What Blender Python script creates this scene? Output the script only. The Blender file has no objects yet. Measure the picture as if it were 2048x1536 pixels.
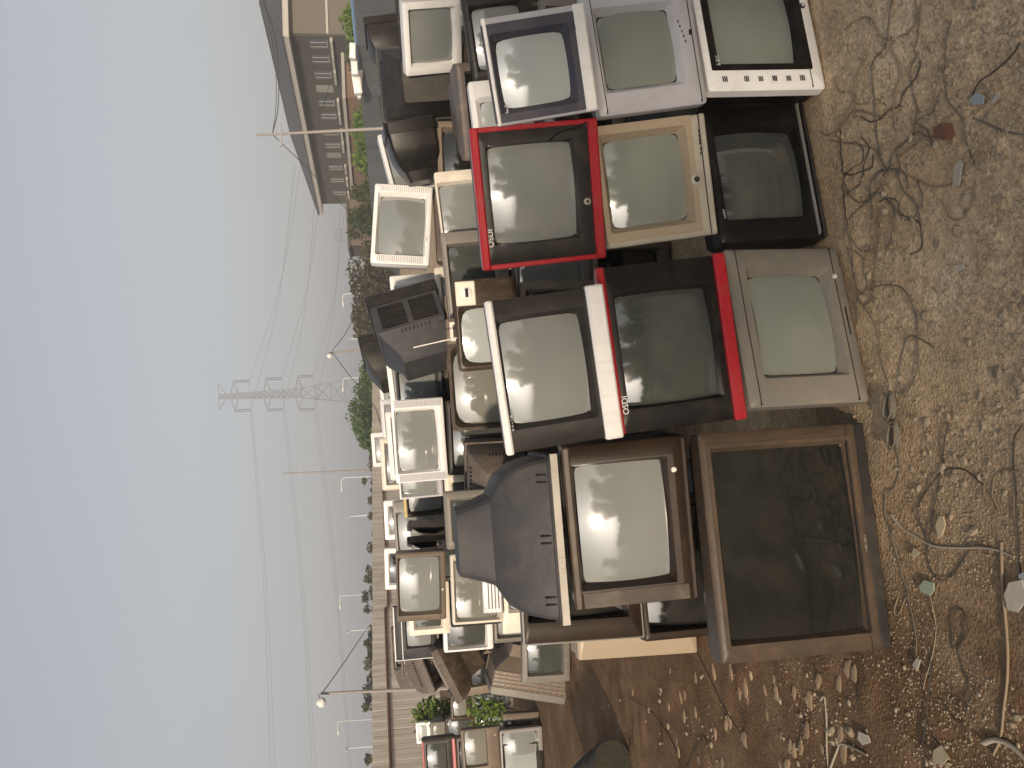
import bpy, bmesh, math, random
import numpy as np
from mathutils import Matrix, Vector
random.seed(7); RNG = np.random.default_rng(7)
scene = bpy.context.scene
COL = scene.collection
# ---------------------------------------------------------------- pixels of the photograph -> directions and places
FPX, X0, ROLL, CAMZ = 1700.0, 763.0, 0.045, 1.6
PITCH = math.atan((1024 - X0) / FPX)
CAM = np.array([0.0, 0.0, CAMZ])
FWD = np.array([0, math.cos(PITCH), -math.sin(PITCH)])
_D0 = np.array([0, -math.sin(PITCH), -math.cos(PITCH)]); _R0 = np.array([1.0, 0, 0])
CXA = math.cos(ROLL) * _D0 - math.sin(ROLL) * _R0      # picture right (the photograph lies on its side)
CYA = math.cos(ROLL) * _R0 + math.sin(ROLL) * _D0      # picture up
def ray(x, y):
    return FWD * FPX + CXA * (x - 1024) - CYA * (y - 768)
def at_y(x, y, Y):
    d = ray(x, y); return CAM + d * (Y / d[1])
def at_z(x, y, z=0.0):
    d = ray(x, y); return CAM + d * ((z - CAMZ) / d[2])
def proj(p):
    d = np.asarray(p) - CAM; k = d @ FWD
    return np.array([1024 + FPX * (d @ CXA) / k, 768 - FPX * (d @ CYA) / k])
def rot(yaw, pit, rol):
    cy, sy, cp, sp, cr, sr = math.cos(yaw), math.sin(yaw), math.cos(pit), math.sin(pit), math.cos(rol), math.sin(rol)
    return (np.array([[cy, -sy, 0], [sy, cy, 0], [0, 0, 1]]) @ np.array([[1, 0, 0], [0, cp, -sp], [0, sp, cp]])
            @ np.array([[cr, 0, sr], [0, 1, 0], [-sr, 0, cr]]))
SGN = np.array([[-1, 0, 1], [1, 0, 1], [1, 0, -1], [-1, 0, -1]]) * 0.5
def fit(quad, Y=None, zb=None, yaw0=0.0, pit0=0.0, rol0=0.0, asp=1.2, sy=25, sp=3, sr=6, sa=.12):
    q = np.array(quad, float); m = q.mean(0)
    Yg = Y if Y else 3.0
    if zb is not None and Y is None:
        b = (q[2] + q[3]) / 2; Yg = at_z(b[0], b[1], zb)[1]
    c = at_y(m[0], m[1], Yg); wpx = np.linalg.norm(q[0] - q[1])
    w = wpx * Yg / FPX
    p = np.array([c[0], c[1], c[2], yaw0, pit0, rol0, w, w / asp])
    def res(p):
        R = rot(*p[3:6]); P = p[:3] + (SGN * [p[6], 0, p[7]]) @ R.T
        r = []
        for k in range(4): r += list((proj(P[k]) - q[k]) / 3.0)
        r += [(p[3] - yaw0) / math.radians(sy), (p[4] - pit0) / math.radians(sp), (p[5] - rol0) / math.radians(sr), (p[6] / p[7] - asp) / sa]
        if zb is not None: r.append((min(P[2][2], P[3][2]) - zb) / 0.002)
        if Y is not None: r.append((p[1] - Y) / 0.02)
        return np.array(r)
    for it in range(25):
        r = res(p); J = np.zeros((len(r), 8))
        for k in range(8):
            d = np.zeros(8); d[k] = 1e-5; J[:, k] = (res(p + d) - r) / 1e-5
        p = p - np.linalg.solve(J.T @ J + 1e-6 * np.eye(8), J.T @ r)
    R = rot(*p[3:6]); P = p[:3] + (SGN * [p[6], 0, p[7]]) @ R.T
    err = max(np.linalg.norm(proj(P[k]) - q[k]) for k in range(4))
    return dict(c=p[:3], R=R, w=p[6], h=p[7], ang=np.degrees(p[3:6]), top=max(P[0][2], P[1][2]), topm=(P[0][2] + P[1][2]) / 2, bot=min(P[2][2], P[3][2]), err=err)
def opening(F, scr):
    """margins left, right, top, bottom of the screen opening from its pixel corners"""
    n = F['R'][:, 1]; L = []
    for (x, y) in scr:
        d = ray(x, y); t = ((F['c'] - CAM) @ n) / (d @ n); L.append(F['R'].T @ (CAM + d * t - F['c']))
    L = np.array(L); w, h = F['w'], F['h']
    lo = lambda v: max(v, 0.008)
    return (lo((L[0][0] + L[3][0]) / 2 + w / 2), lo(w / 2 - (L[1][0] + L[2][0]) / 2), lo(h / 2 - (L[0][2] + L[1][2]) / 2), lo((L[2][2] + L[3][2]) / 2 + h / 2))
# ---------------------------------------------------------------- camera (held upright sideways: the photograph lies on its side)
cam_d = bpy.data.cameras.new('camera'); cam_o = bpy.data.objects.new('camera', cam_d); COL.objects.link(cam_o)
cam_d.sensor_width = 36; cam_d.lens = 36 * FPX / 2048; cam_d.clip_start = 0.05; cam_d.clip_end = 6000
_m = np.eye(4); _m[:3, 0] = CXA; _m[:3, 1] = CYA; _m[:3, 2] = -FWD; _m[:3, 3] = CAM
cam_o.matrix_world = Matrix(_m.tolist()); scene.camera = cam_o
# ---------------------------------------------------------------- sky, sun, exposure
SUN_EL, SUN_AZ = math.radians(12.5), math.radians(13)      # low sun behind the camera, a little to its left
SUN_DIR = np.array([-math.sin(SUN_AZ) * math.cos(SUN_EL), -math.cos(SUN_AZ) * math.cos(SUN_EL), math.sin(SUN_EL)])
world = bpy.data.worlds.new('World'); scene.world = world; world.use_nodes = True
nt = world.node_tree; bg = nt.nodes['Background']
sky = nt.nodes.new('ShaderNodeTexSky'); sky.sky_type = 'NISHITA'; sky.sun_disc = False
sky.sun_elevation = SUN_EL; sky.sun_rotation = math.atan2(SUN_DIR[0], SUN_DIR[1])
sky.air_density = 1.0; sky.dust_density = 4.0; sky.ozone_density = 1.5; sky.altitude = 0
hsv = nt.nodes.new('ShaderNodeHueSaturation'); hsv.inputs['Saturation'].default_value = 0.34
nt.links.new(sky.outputs[0], hsv.inputs['Color'])
mxs = nt.nodes.new('ShaderNodeMix'); mxs.data_type = 'RGBA'; mxs.inputs[0].default_value = 0.35   # thin even overcast veil
mxs.inputs[7].default_value = (2.9, 3.1, 3.5, 1)
nt.links.new(hsv.outputs[0], mxs.inputs[6]); nt.links.new(mxs.outputs[2], bg.inputs[0]); bg.inputs[1].default_value = 0.069
sun_d = bpy.data.lights.new('sun', 'SUN'); sun_d.energy = 2.1; sun_d.angle = math.radians(1.5); sun_d.color = (1.0, 0.82, 0.62)
sun_o = bpy.data.objects.new('sun', sun_d); COL.objects.link(sun_o)
sun_o.rotation_euler = Vector((-SUN_DIR).tolist()).to_track_quat('-Z', 'Y').to_euler()
scene.view_settings.view_transform = 'Standard'; scene.view_settings.look = 'None'; scene.view_settings.gamma = 1
scene.view_settings.exposure = 1.22; scene.view_settings.use_curve_mapping = False
# ---------------------------------------------------------------- the televisions: pixel corners (top left, top right, bottom right, bottom left as they stand)
TV = {}
def T(key, quad, scr=None, **k):
    on = k.pop('on', None); fk = {a: k.pop(a) for a in ('Y', 'zb', 'yaw0', 'pit0', 'rol0', 'asp', 'sy', 'sp', 'sr', 'sa') if a in k}
    if 'Y' in fk: fk = {**dict(asp=1.3, sy=9, sa=.3), **fk}
    if on: fk['zb'] = TV[on]['F']['topm'] + 0.004
    for a in ('yaw0', 'pit0', 'rol0'):
        if a in fk: fk[a] = math.radians(fk[a])
    F = fit(quad, **fk)
    op = opening(F, scr) if scr else k.pop('op', (.05, .05, .045, .06))
    TV[key] = dict(F=F, op=op, on=on, **k)
# front row
T('big', ((1443,1330),(1397,868),(1724,844),(1785,1298)), ((1468,1283),(1426,902),(1692,888),(1736,1261)), zb=0)
T('silver', ((1507,815),(1447,495),(1680,495),(1742,800)), ((1538,745),(1502,545),(1648,545),(1690,740)), zb=0)
T('black', ((1440,485),(1405,215),(1600,205),(1657,475)), ((1455,432),(1432,255),(1588,258),(1620,432)), zb=0)
T('white_f', ((1421,178),(1373,-85),(1602,-85),(1654,176)), ((1443,121),(1411,-50),(1563,-50),(1605,122)), zb=0)
T('brown', ((1155,1221),(1118,893),(1370,873),(1395,1195)), ((1170,1171),(1150,934),(1324,924),(1350,1160)), on='big', pit0=-7, sp=.8)
T('red_b', ((1238,868),(1197,539),(1442,505),(1490,838)), ((1258,815),(1234,591),(1416,569),(1445,793)), on='silver')
T('white_c', ((1010,908),(977,608),(1198,566),(1246,872)), ((1023,856),(1003,648),(1159,619),(1188,823)), on='red_b')
T('tan', ((1214,496),(1191,258),(1404,223),(1438,469)), ((1230,455),(1210,279),(1361,264),(1382,437)), on='black')
T('red_a', ((966,543),(943,258),(1190,238),(1211,511)), ((992,492),(976,297),(1144,277),(1162,471)), on='tan')
T('silver_g', ((1203,236),(1158,-50),(1375,-65),(1418,199)), ((1220,181),(1200,31),(1334,8),(1365,152)), on='white_f')
T('navy_h', ((992,250),(964,43),(1166,0),(1199,223)), ((1007,223),(996,82),(1125,55),(1148,191)), on='silver_g')
# second and third rows of the heap
T('knob', ((918,743),(907,566),(1032,548),(1045,735)), ((930,728),(922,620),(1008,612),(1018,722)), Y=3.85)
T('dial', ((906,863),(893,640),(1058,625),(1075,850)), ((914,850),(908,700),(1040,690),(1050,840)), Y=4.25)
T('dark_i', ((948,168),(921,-12),(1062,-30),(1080,145)), ((959,140),(944,18),(1040,5),(1052,126)), Y=4.1)
T('white_j', ((955,330),(937,165),(1060,150),(1078,315)), ((972,296),(960,205),(1036,195),(1050,285)), Y=3.75)
T('white_k', ((807,157),(811,10),(922,-6),(925,140)), ((822,132),(826,26),(908,16),(905,122)), Y=5.0, pit0=12, sp=1.5)
T('charcoal_l', ((776,318),(757,190),(858,180),(876,305)), ((786,298),(772,216),(850,205),(858,290)), Y=5.9)
T('white_m', ((790,392),(752,268),(846,256),(882,380)), ((798,376),(766,285),(838,275),(866,365)), Y=5.55)
T('white_n', ((737,526),(753,369),(866,369),(857,529)), ((752,505),(763,390),(853,390),(842,507)), Y=5.2)
T('cream_o', ((890,512),(867,345),(985,333),(1003,498)), ((884,500),(877,372),(970,360),(985,490)), Y=4.7)
T('grey_p', ((903,692),(883,468),(1010,452),(1030,675)), ((912,662),(901,495),(985,484),(998,652)), Y=4.45)
T('beige_q', ((892,702),(868,535),(965,524),(990,690)), ((905,690),(884,560),(955,550),(972,680)), Y=4.95)
T('white_r', ((792,692),(780,553),(868,544),(884,684)), ((802,672),(793,576),(858,568),(868,664)), Y=5.5)
T('slate_s', ((798,862),(790,733),(879,725),(892,850)), ((806,845),(798,742),(869,735),(878,838)), Y=5.35)
T('white_t', ((791,969),(784,803),(884,792),(897,958)), ((799,945),(794,825),(864,818),(883,936)), Y=4.9)
T('white_u', ((783,812),(770,715),(858,705),(870,800)), None, Y=6.0)
T('white_v', ((780,964),(772,825),(868,815),(880,950)), None, Y=5.75)
T('white_w', ((746,936),(742,867),(796,862),(801,928)), None, Y=9.0)
T('cream_x', ((764,982),(760,878),(836,870),(842,975)), None, Y=6.6)
T('grey_y', ((765,882),(760,800),(824,795),(830,874)), None, Y=7.6)
T('white_z', ((768,838),(757,770),(812,762),(820,830)), None, Y=8.4)
T('silver_aa', ((799,1001),(794,890),(880,880),(886,990)), ((806,992),(802,905),(868,898),(876,984)), Y=5.5)
T('yellow_ab', ((810,1036),(801,935),(888,925),(895,1028)), ((820,1026),(814,950),(880,942),(884,1018)), Y=5.8)
T('grey_ac', ((793,1120),(785,1005),(890,995),(898,1108)), ((800,1108),(796,1030),(868,1020),(876,1098)), Y=5.9)
T('dark_ag', ((1049,1290),(1030,1020),(1268,1005),(1288,1277)), ((1066,1238),(1050,1060),(1235,1050),(1255,1228)), Y=3.4, yaw0=12)
T('beige_ah', ((1155,1322),(1148,1100),(1380,1090),(1397,1304)), None, zb=0, yaw0=20, op=(.2, .05, .06, .08))
T('white_af', ((1006,1268),(1000,1105),(1115,1095),(1122,1260)), ((1022,1222),(1018,1135),(1095,1128),(1100,1215)), Y=4.72)
T('silver_ae', ((907,1251),(901,1110),(1000,1103),(1006,1244)), ((915,1241),(911,1123),(990,1116),(998,1233)), on='white_af')
T('taupe_ad', ((791,1246),(795,1108),(899,1102),(896,1238)), ((796,1229),(800,1120),(880,1115),(878,1223)), Y=5.02, on='silver_ae')
T('green_ai', ((1044,1369),(1044,1250),(1140,1245),(1140,1362)), ((1058,1351),(1058,1272),(1126,1268),(1126,1346)), zb=0)
T('white_aj', ((888,1306),(884,1190),(982,1184),(988,1298)), ((898,1298),(897,1208),(968,1203),(973,1290)), Y=6.0)
T('blue_ak', ((792,1322),(784,1215),(868,1208),(873,1316)), ((816,1296),(812,1232),(858,1228),(864,1290)), Y=8.7)
T('brown_al', ((789,1341),(781,1255),(840,1250),(845,1335)), None, Y=9.6)
T('taupe_am', ((805,1362),(798,1280),(862,1275),(867,1357)), ((810,1353),(806,1295),(850,1290),(852,1347)), Y=9.3)
T('taupe_an', ((938,1391),(921,1300),(994,1292),(1006,1383)), ((948,1372),(936,1315),(984,1308),(992,1365)), Y=8.95)
T('white_ao', ((979,1440),(977,1390),(1022,1388),(1024,1438)), ((986,1434),(984,1396),(1012,1394),(1013,1432)), zb=0, asp=1.15)
T('taupe_ap', ((1008,1512),(1005,1428),(1077,1426),(1081,1508)), ((1018,1500),(1014,1445),(1064,1443),(1068,1497)), zb=0)
T('pale_aq', ((1012,1592),(1005,1488),(1085,1484),(1091,1588)), ((1013,1580),(1008,1494),(1073,1490),(1076,1576)), zb=0)
T('taupe_ar', ((930,1566),(919,1460),(995,1455),(1004,1560)), ((935,1533),(927,1466),(970,1463),(976,1530)), Y=TV['pale_aq']['F']['c'][1])
T('red_as', ((850,1578),(842,1478),(908,1473),(917,1574)), ((860,1560),(852,1492),(890,1488),(896,1556)), Y=TV['pale_aq']['F']['c'][1] + .05)
T('brown_at', ((903,1444),(900,1388),(942,1386),(944,1440)), ((908,1434),(907,1400),(932,1399),(933,1431)), Y=11.5)
T('white_au', ((835,1488),(830,1446),(860,1444),(863,1486)), None, Y=13.0)
T('grey_av', ((862,1482),(860,1446),(890,1444),(892,1480)), None, Y=12.6)
T('white_aw', ((770,1080),(767,1003),(830,998),(835,1076)), None, Y=7.2)
T('white_ax', ((770,1180),(769,1098),(832,1094),(835,1176)), None, Y=7.4)
T('mauve_ay', ((930,325),(915,128),(1020,116),(1036,308)), ((948,308),(936,150),(1005,140),(1018,292)), Y=4.3, pit0=13, sp=1)
T('cream_az', ((893,1032),(889,950),(950,945),(958,1026)), None, Y=5.05)
T('cream_bb', ((1002,1036),(996,945),(1078,940),(1085,1030)), None, Y=4.05)
T('cream_bc', ((818,1272),(815,1168),(896,1163),(903,1267)), None, Y=5.75)
T('dark_bd', ((793,52),(785,-62),(868,-72),(878,45)), ((800,40),(793,-45),(856,-52),(864,34)), Y=6.2)
T('grey_be', ((893,1100),(888,985),(980,978),(990,1092)), None, Y=4.55)
def P(key, px, Y, yaw=0, pit=0, rol=0, w=.5, h=.42, tilt=0, **k):
    """a set whose front cannot be traced: centre of its front by pixel and distance, and its turn"""
    R = rot(math.radians(yaw), math.radians(pit), math.radians(rol)); t = math.radians(tilt)
    R = np.array([[math.cos(t), 0, math.sin(t)], [0, 1, 0], [-math.sin(t), 0, math.cos(t)]]) @ R
    c = at_y(px[0], px[1], Y)
    zb = k.pop('zb', None); op = k.pop('op', (.05, .05, .045, .06)); dp = k.get('depth', .40)
    lo = lambda cc: min((cc + R @ np.array([a * w / 2 * f, d, b * h / 2 * f]))[2] for a in (-1, 1) for b in (-1, 1) for d, f in ((0, 1), (dp, .55)))
    if zb is not None: c = c + np.array([0, 0, zb - lo(c)])
    TV[key] = dict(F=dict(c=c, R=R, w=w, h=h, top=c[2] + .2, topm=c[2] + .2, bot=lo(c), ang=np.array([yaw, pit, rol]), err=0), op=op, on=k.pop('on', None), **k)
P('dark_ca', (1128, 1062), 2.95, yaw=3, pit=90, w=.56, h=.40, tilt=-1.5, depth=.34, kind=1, on='brown', zb=TV['brown']['F']['topm'] + .012)
P('dark_cb', (806, 612), 4.9, yaw=112, rol=0, w=.46, h=.40, tilt=-14, depth=.40)
P('dark_cc', (762, 690), 6.6, yaw=118, w=.40, h=.32, tilt=-10, depth=.36)
P('dark_cd', (815, 250), 5.0, yaw=84, w=.40, h=.30, tilt=-10, depth=.34)
P('dark_ce', (880, 1346), 8.75, yaw=0, pit=-82, w=.60, h=.46, tilt=-24, depth=.44, kind=1, on='taupe_an')
P('mauve_cf', (866, 1330), 9.3, yaw=10, pit=70, w=.48, h=.40, tilt=-20, depth=.42, kind=1, on='taupe_an')
P('grid_cg', (1035, 1382), 8.25, yaw=-90, rol=90, w=.74, h=.50, tilt=14, depth=.46, zb=0.0)
P('mauve_ch', (985, 940), 4.95, yaw=165, w=.40, h=.34, depth=.36)
P('dark_ci', (765, 55), 6.9, yaw=100, w=.36, h=.30, tilt=-8, depth=.34)
P('dark_cj', (828, 168), 5.6, yaw=163, w=.46, h=.46, depth=.42, tilt=-4)
# ---------------------------------------------------------------- materials
MATS = {}
def nodes_of(name):
    m = bpy.data.materials.new(name); m.use_nodes = True
    return m, m.node_tree, m.node_tree.nodes['Principled BSDF']
def N(t, typ, **kw):
    n = t.nodes.new(typ)
    for k, v in kw.items(): setattr(n, k, v)
    return n
def surf(name, c1, c2=None, scale=6.0, rough=.55, dirt=None, dirt_amt=.35, bump=.08, bscale=60.0, metal=0.0, spec=.5, vary=.12, stretch=None, rvar=.15, speck=0.0):
    """painted / moulded surface: two tones, dirt patches with their own shape, fine relief, a little difference from piece to piece"""
    if name in MATS: return MATS[name]
    m, t, p = nodes_of(name); L = t.links.new
    tc = N(t, 'ShaderNodeTexCoord'); oi = N(t, 'ShaderNodeObjectInfo')
    off = N(t, 'ShaderNodeVectorMath', operation='SCALE'); cmb = N(t, 'ShaderNodeCombineXYZ')
    for k in range(3): L(oi.outputs['Random'], cmb.inputs[k])
    L(cmb.outputs[0], off.inputs[0]); off.inputs['Scale'].default_value = 37.0
    add = N(t, 'ShaderNodeVectorMath', operation='ADD'); L(tc.outputs['Object'], add.inputs[0]); L(off.outputs[0], add.inputs[1])
    vec = add.outputs[0]
    if stretch:
        mp = N(t, 'ShaderNodeMapping'); mp.inputs['Scale'].default_value = stretch; L(vec, mp.inputs[0]); vs = mp.outputs[0]
    else: vs = vec
    n1 = N(t, 'ShaderNodeTexNoise'); n1.inputs['Scale'].default_value = scale; n1.inputs['Detail'].default_value = 6; n1.inputs['Roughness'].default_value = .65; L(vs, n1.inputs['Vector'])
    mx = N(t, 'ShaderNodeMix', data_type='RGBA'); L(n1.outputs['Fac'], mx.inputs[0])
    c2 = c2 or tuple(v * .82 for v in c1)
    mx.inputs[6].default_value = (*c1, 1); mx.inputs[7].default_value = (*c2, 1); col = mx.outputs[2]
    if dirt:
        n2 = N(t, 'ShaderNodeTexNoise'); n2.inputs['Scale'].default_value = scale * 1.7; n2.inputs['Detail'].default_value = 9; n2.inputs['Roughness'].default_value = .72; n2.inputs['Distortion'].default_value = .6
        L(vs, n2.inputs['Vector'])
        mr = N(t, 'ShaderNodeMapRange'); mr.inputs[1].default_value = .46; mr.inputs[2].default_value = .78; mr.inputs[3].default_value = 0; mr.inputs[4].default_value = dirt_amt * 1.6
        L(n2.outputs['Fac'], mr.inputs[0])
        m2 = N(t, 'ShaderNodeMix', data_type='RGBA'); L(mr.outputs[0], m2.inputs[0]); L(col, m2.inputs[6]); m2.inputs[7].default_value = (*dirt, 1); col = m2.outputs[2]
    if speck:      # grit, scuffs and runs
        n4 = N(t, 'ShaderNodeTexNoise'); n4.inputs['Scale'].default_value = 75; n4.inputs['Detail'].default_value = 5; n4.inputs['Roughness'].default_value = .8; L(vec, n4.inputs['Vector'])
        m4 = N(t, 'ShaderNodeMapRange'); m4.inputs[1].default_value = .60; m4.inputs[2].default_value = .72; m4.inputs[4].default_value = speck; L(n4.outputs['Fac'], m4.inputs[0])
        mp5 = N(t, 'ShaderNodeMapping'); mp5.inputs['Scale'].default_value = (26, 26, 2.2); L(vec, mp5.inputs[0])
        n5 = N(t, 'ShaderNodeTexNoise'); n5.inputs['Scale'].default_value = 1.0; n5.inputs['Detail'].default_value = 6; n5.inputs['Roughness'].default_value = .7; L(mp5.outputs[0], n5.inputs['Vector'])
        m5 = N(t, 'ShaderNodeMapRange'); m5.inputs[1].default_value = .55; m5.inputs[2].default_value = .8; m5.inputs[4].default_value = speck*.9; L(n5.outputs['Fac'], m5.inputs[0])
        mm = N(t, 'ShaderNodeMath', operation='MAXIMUM'); L(m4.outputs[0], mm.inputs[0]); L(m5.outputs[0], mm.inputs[1])
        m6 = N(t, 'ShaderNodeMix', data_type='RGBA'); L(mm.outputs[0], m6.inputs[0]); L(col, m6.inputs[6]); m6.inputs[7].default_value = (.17, .13, .095, 1); col = m6.outputs[2]
    hs = N(t, 'ShaderNodeHueSaturation'); mv = N(t, 'ShaderNodeMapRange'); mv.inputs[3].default_value = 1 - vary; mv.inputs[4].default_value = 1 + vary
    L(oi.outputs['Random'], mv.inputs[0]); L(mv.outputs[0], hs.inputs['Value']); L(col, hs.inputs['Color']); L(hs.outputs[0], p.inputs['Base Color'])
    rr = N(t, 'ShaderNodeMapRange'); rr.inputs[3].default_value = max(.02, rough - rvar); rr.inputs[4].default_value = min(1, rough + rvar); L(n1.outputs['Fac'], rr.inputs[0]); L(rr.outputs[0], p.inputs['Roughness'])
    p.inputs['Metallic'].default_value = metal; p.inputs['Specular IOR Level'].default_value = spec
    if bump:
        n3 = N(t, 'ShaderNodeTexNoise'); n3.inputs['Scale'].default_value = bscale; n3.inputs['Detail'].default_value = 4; L(vec, n3.inputs['Vector'])
        bp = N(t, 'ShaderNodeBump'); bp.inputs['Strength'].default_value = bump; bp.inputs['Distance'].default_value = .01; L(n3.outputs['Fac'], bp.inputs['Height']); L(bp.outputs[0], p.inputs['Normal'])
    MATS[name] = m; return m
DUST = (.30, .24, .17)
def plastic(name, c, rough=.42, amt=.30, dirt=DUST, **k):
    return surf('plastic_' + name, c, tuple(v * .86 for v in c), scale=5, rough=rough, dirt=dirt, dirt_amt=amt, bump=.03, bscale=220, **{**dict(speck=.34 if max(c) > .2 else .10, spec=.45 if max(c) > .2 else .22), **k})
PL = dict(
    white=plastic('white', (.80, .79, .77), amt=.13), cream=plastic('cream', (.70, .64, .54), amt=.22),
    silver=plastic('silver', (.50, .50, .53), amt=.18, rough=.38), silver_warm=plastic('silver_warm', (.185, .172, .15), amt=.3), silver_dark=plastic('silver_dark', (.22, .21, .20), amt=.25),
    umber=plastic('umber', (.024, .015, .010), amt=.2, dirt=(.08, .05, .03), rough=.36), tan=plastic('tan', (.40, .37, .31), amt=.5, dirt=(.25, .19, .12)), black=plastic('black', (.009, .008, .008), amt=.04, rough=.38),
    charcoal=plastic('charcoal', (.026, .024, .023), amt=.08), slate=plastic('slate', (.042, .042, .047), amt=.08, rough=.55), brown=plastic('brown', (.045, .032, .022), amt=.22, rough=.36),
    bronze=plastic('bronze', (.062, .046, .034), amt=.35, dirt=(.16, .10, .06), rough=.4), wood=plastic('wood', (.17, .085, .045), amt=.25, rough=.45), taupe=plastic('taupe', (.17, .135, .105), amt=.25),
    red=plastic('red', (.36, .012, .022), amt=.08, rough=.3), navy=plastic('navy', (.045, .045, .065), amt=.1), beige=plastic('beige', (.34, .27, .19), amt=.4), chrome=plastic('chrome', (.62, .58, .52), amt=.1, rough=.3, metal=.6),
    yellow=plastic('yellow', (.50, .38, .14), amt=.3), dkgreen=plastic('grey_green', (.10, .105, .085), amt=.2), mauve=plastic('mauve', (.12, .098, .088), amt=.3), pink=plastic('pink', (.40, .09, .10), amt=.2),
    bluegrey=plastic('bluegrey', (.17, .19, .225), amt=.15))
def glass(name, c, rough=.06, smear=.25, dust=.10, refl=1.0):
    m, t, p = nodes_of('screen_' + name); L = t.links.new
    tc = N(t, 'ShaderNodeTexCoord'); oi = N(t, 'ShaderNodeObjectInfo')
    add = N(t, 'ShaderNodeVectorMath', operation='ADD'); sc = N(t, 'ShaderNodeVectorMath', operation='SCALE'); cb = N(t, 'ShaderNodeCombineXYZ')
    for k in range(3): L(oi.outputs['Random'], cb.inputs[k])
    L(cb.outputs[0], sc.inputs[0]); sc.inputs['Scale'].default_value = 23; L(tc.outputs['Object'], add.inputs[0]); L(sc.outputs[0], add.inputs[1])
    n = N(t, 'ShaderNodeTexNoise'); n.inputs['Scale'].default_value = 7; n.inputs['Detail'].default_value = 8; n.inputs['Roughness'].default_value = .7; L(add.outputs[0], n.inputs['Vector'])
    r = N(t, 'ShaderNodeMapRange'); r.inputs[1].default_value = .42; r.inputs[2].default_value = .8; r.inputs[3].default_value = 0; r.inputs[4].default_value = dust; L(n.outputs['Fac'], r.inputs[0])
    mx = N(t, 'ShaderNodeMix', data_type='RGBA'); L(r.outputs[0], mx.inputs[0]); mx.inputs[6].default_value = (*c, 1); mx.inputs[7].default_value = (.34, .29, .22, 1); L(mx.outputs[2], p.inputs['Base Color'])
    rr = N(t, 'ShaderNodeMapRange'); rr.inputs[3].default_value = rough * .5; rr.inputs[4].default_value = rough * 1.8; L(n.outputs['Fac'], rr.inputs[0]); L(rr.outputs[0], p.inputs['Roughness'])
    p.inputs['IOR'].default_value = 1.45 + .3*refl; p.inputs['Coat Weight'].default_value = refl; p.inputs['Coat Roughness'].default_value = .04
    MATS['screen_' + name] = m; return m
SC = dict(grey=glass('grey', (.20, .212, .205)), green=glass('green', (.20, .222, .20)), dark=glass('dark', (.010, .011, .010), dust=.05, refl=.45), mid=glass('mid', (.05, .056, .052)), pale=glass('pale', (.36, .39, .38), dust=.12), warm=glass('warm', (.18, .178, .15)))
# ---------------------------------------------------------------- mesh helpers
def mesh_obj(name, verts, faces, mat, parent=None, smooth=None, M=None):
    me = bpy.data.meshes.new(name); me.from_pydata([tuple(map(float, v)) for v in verts], [], faces); me.materials.append(mat)
    if smooth is not None:
        me.polygons.foreach_set('use_smooth', [True] * len(me.polygons)); me.set_sharp_from_angle(angle=math.radians(smooth))
    me.update()
    o = bpy.data.objects.new(name, me); COL.objects.link(o)
    if parent is not None: o.parent = parent
    if M is not None: o.matrix_local = M
    return o
def share(o, name, parent=None, M=None):
    c = bpy.data.objects.new(name, o if isinstance(o, bpy.types.Mesh) else o.data); COL.objects.link(c)
    if parent is not None: c.parent = parent
    if M is not None: c.matrix_local = M
    return c
def empty(name, M=None):
    o = bpy.data.objects.new(name, None); COL.objects.link(o); o.empty_display_size = .1
    if M is not None: o.matrix_world = M
    return o
def tag(o, label, cat, group=None, kind=None):
    if label: o['label'] = label
    if cat: o['category'] = cat
    if group: o['group'] = group
    if kind: o['kind'] = kind
    return o
class MB:
    def __init__(s): s.v = []; s.f = []
    def add(s, v, f):
        n = len(s.v); s.v += [tuple(map(float, p)) for p in v]; s.f += [tuple(i + n for i in q) for q in f]; return s
    def box(s, x0, x1, y0, y1, z0, z1, ch=0.0):
        if ch <= 0:
            return s.add([(x0,y0,z0),(x1,y0,z0),(x1,y1,z0),(x0,y1,z0),(x0,y0,z1),(x1,y0,z1),(x1,y1,z1),(x0,y1,z1)], [(3,2,1,0),(4,5,6,7),(0,1,5,4),(1,2,6,5),(2,3,7,6),(3,0,4,7)])
        return s.loft([rring(x0+ch, x1-ch, z0+ch, z1-ch, .0006, y0, 1), rring(x0, x1, z0, z1, ch*.7, y0+ch, 1), rring(x0, x1, z0, z1, ch*.7, y1, 1)], True, True)
    def loft(s, loops, cap0=False, cap1=False):
        n = len(loops[0]); v = [p for l in loops for p in l]; f = []
        for k in range(len(loops) - 1):
            for i in range(n):
                j = (i + 1) % n; f.append((k*n+i, k*n+j, (k+1)*n+j, (k+1)*n+i))
        if cap0: f.append(tuple(reversed(range(n))))
        if cap1: f.append(tuple((len(loops)-1)*n + i for i in range(n)))
        return s.add(v, f)
    def tube(s, pts, rad, seg=6, cap=True):
        P = [np.asarray(p, float) for p in pts]; loops = []; up = np.array([0, 0, 1.0])
        rads = rad if hasattr(rad, '__len__') else [rad] * len(P)
        for i, p in enumerate(P):
            d = P[min(i+1, len(P)-1)] - P[max(i-1, 0)]; d = d / (np.linalg.norm(d) + 1e-9)
            a = np.cross(d, up if abs(d[2]) < .95 else np.array([1.0, 0, 0])); a /= np.linalg.norm(a) + 1e-9; b = np.cross(a, d)
            loops.append([p + rads[i] * (a * math.cos(t) + b * math.sin(t)) for t in [2*math.pi*k/seg for k in range(seg)]])
        return s.loft(loops, cap, cap)
    def bar(s, a, b, t): return s.tube([a, b], t, 4)
    def build(s, name, mat, parent=None, smooth=None, M=None): return mesh_obj(name, s.v, s.f, mat, parent, smooth, M)
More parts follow.
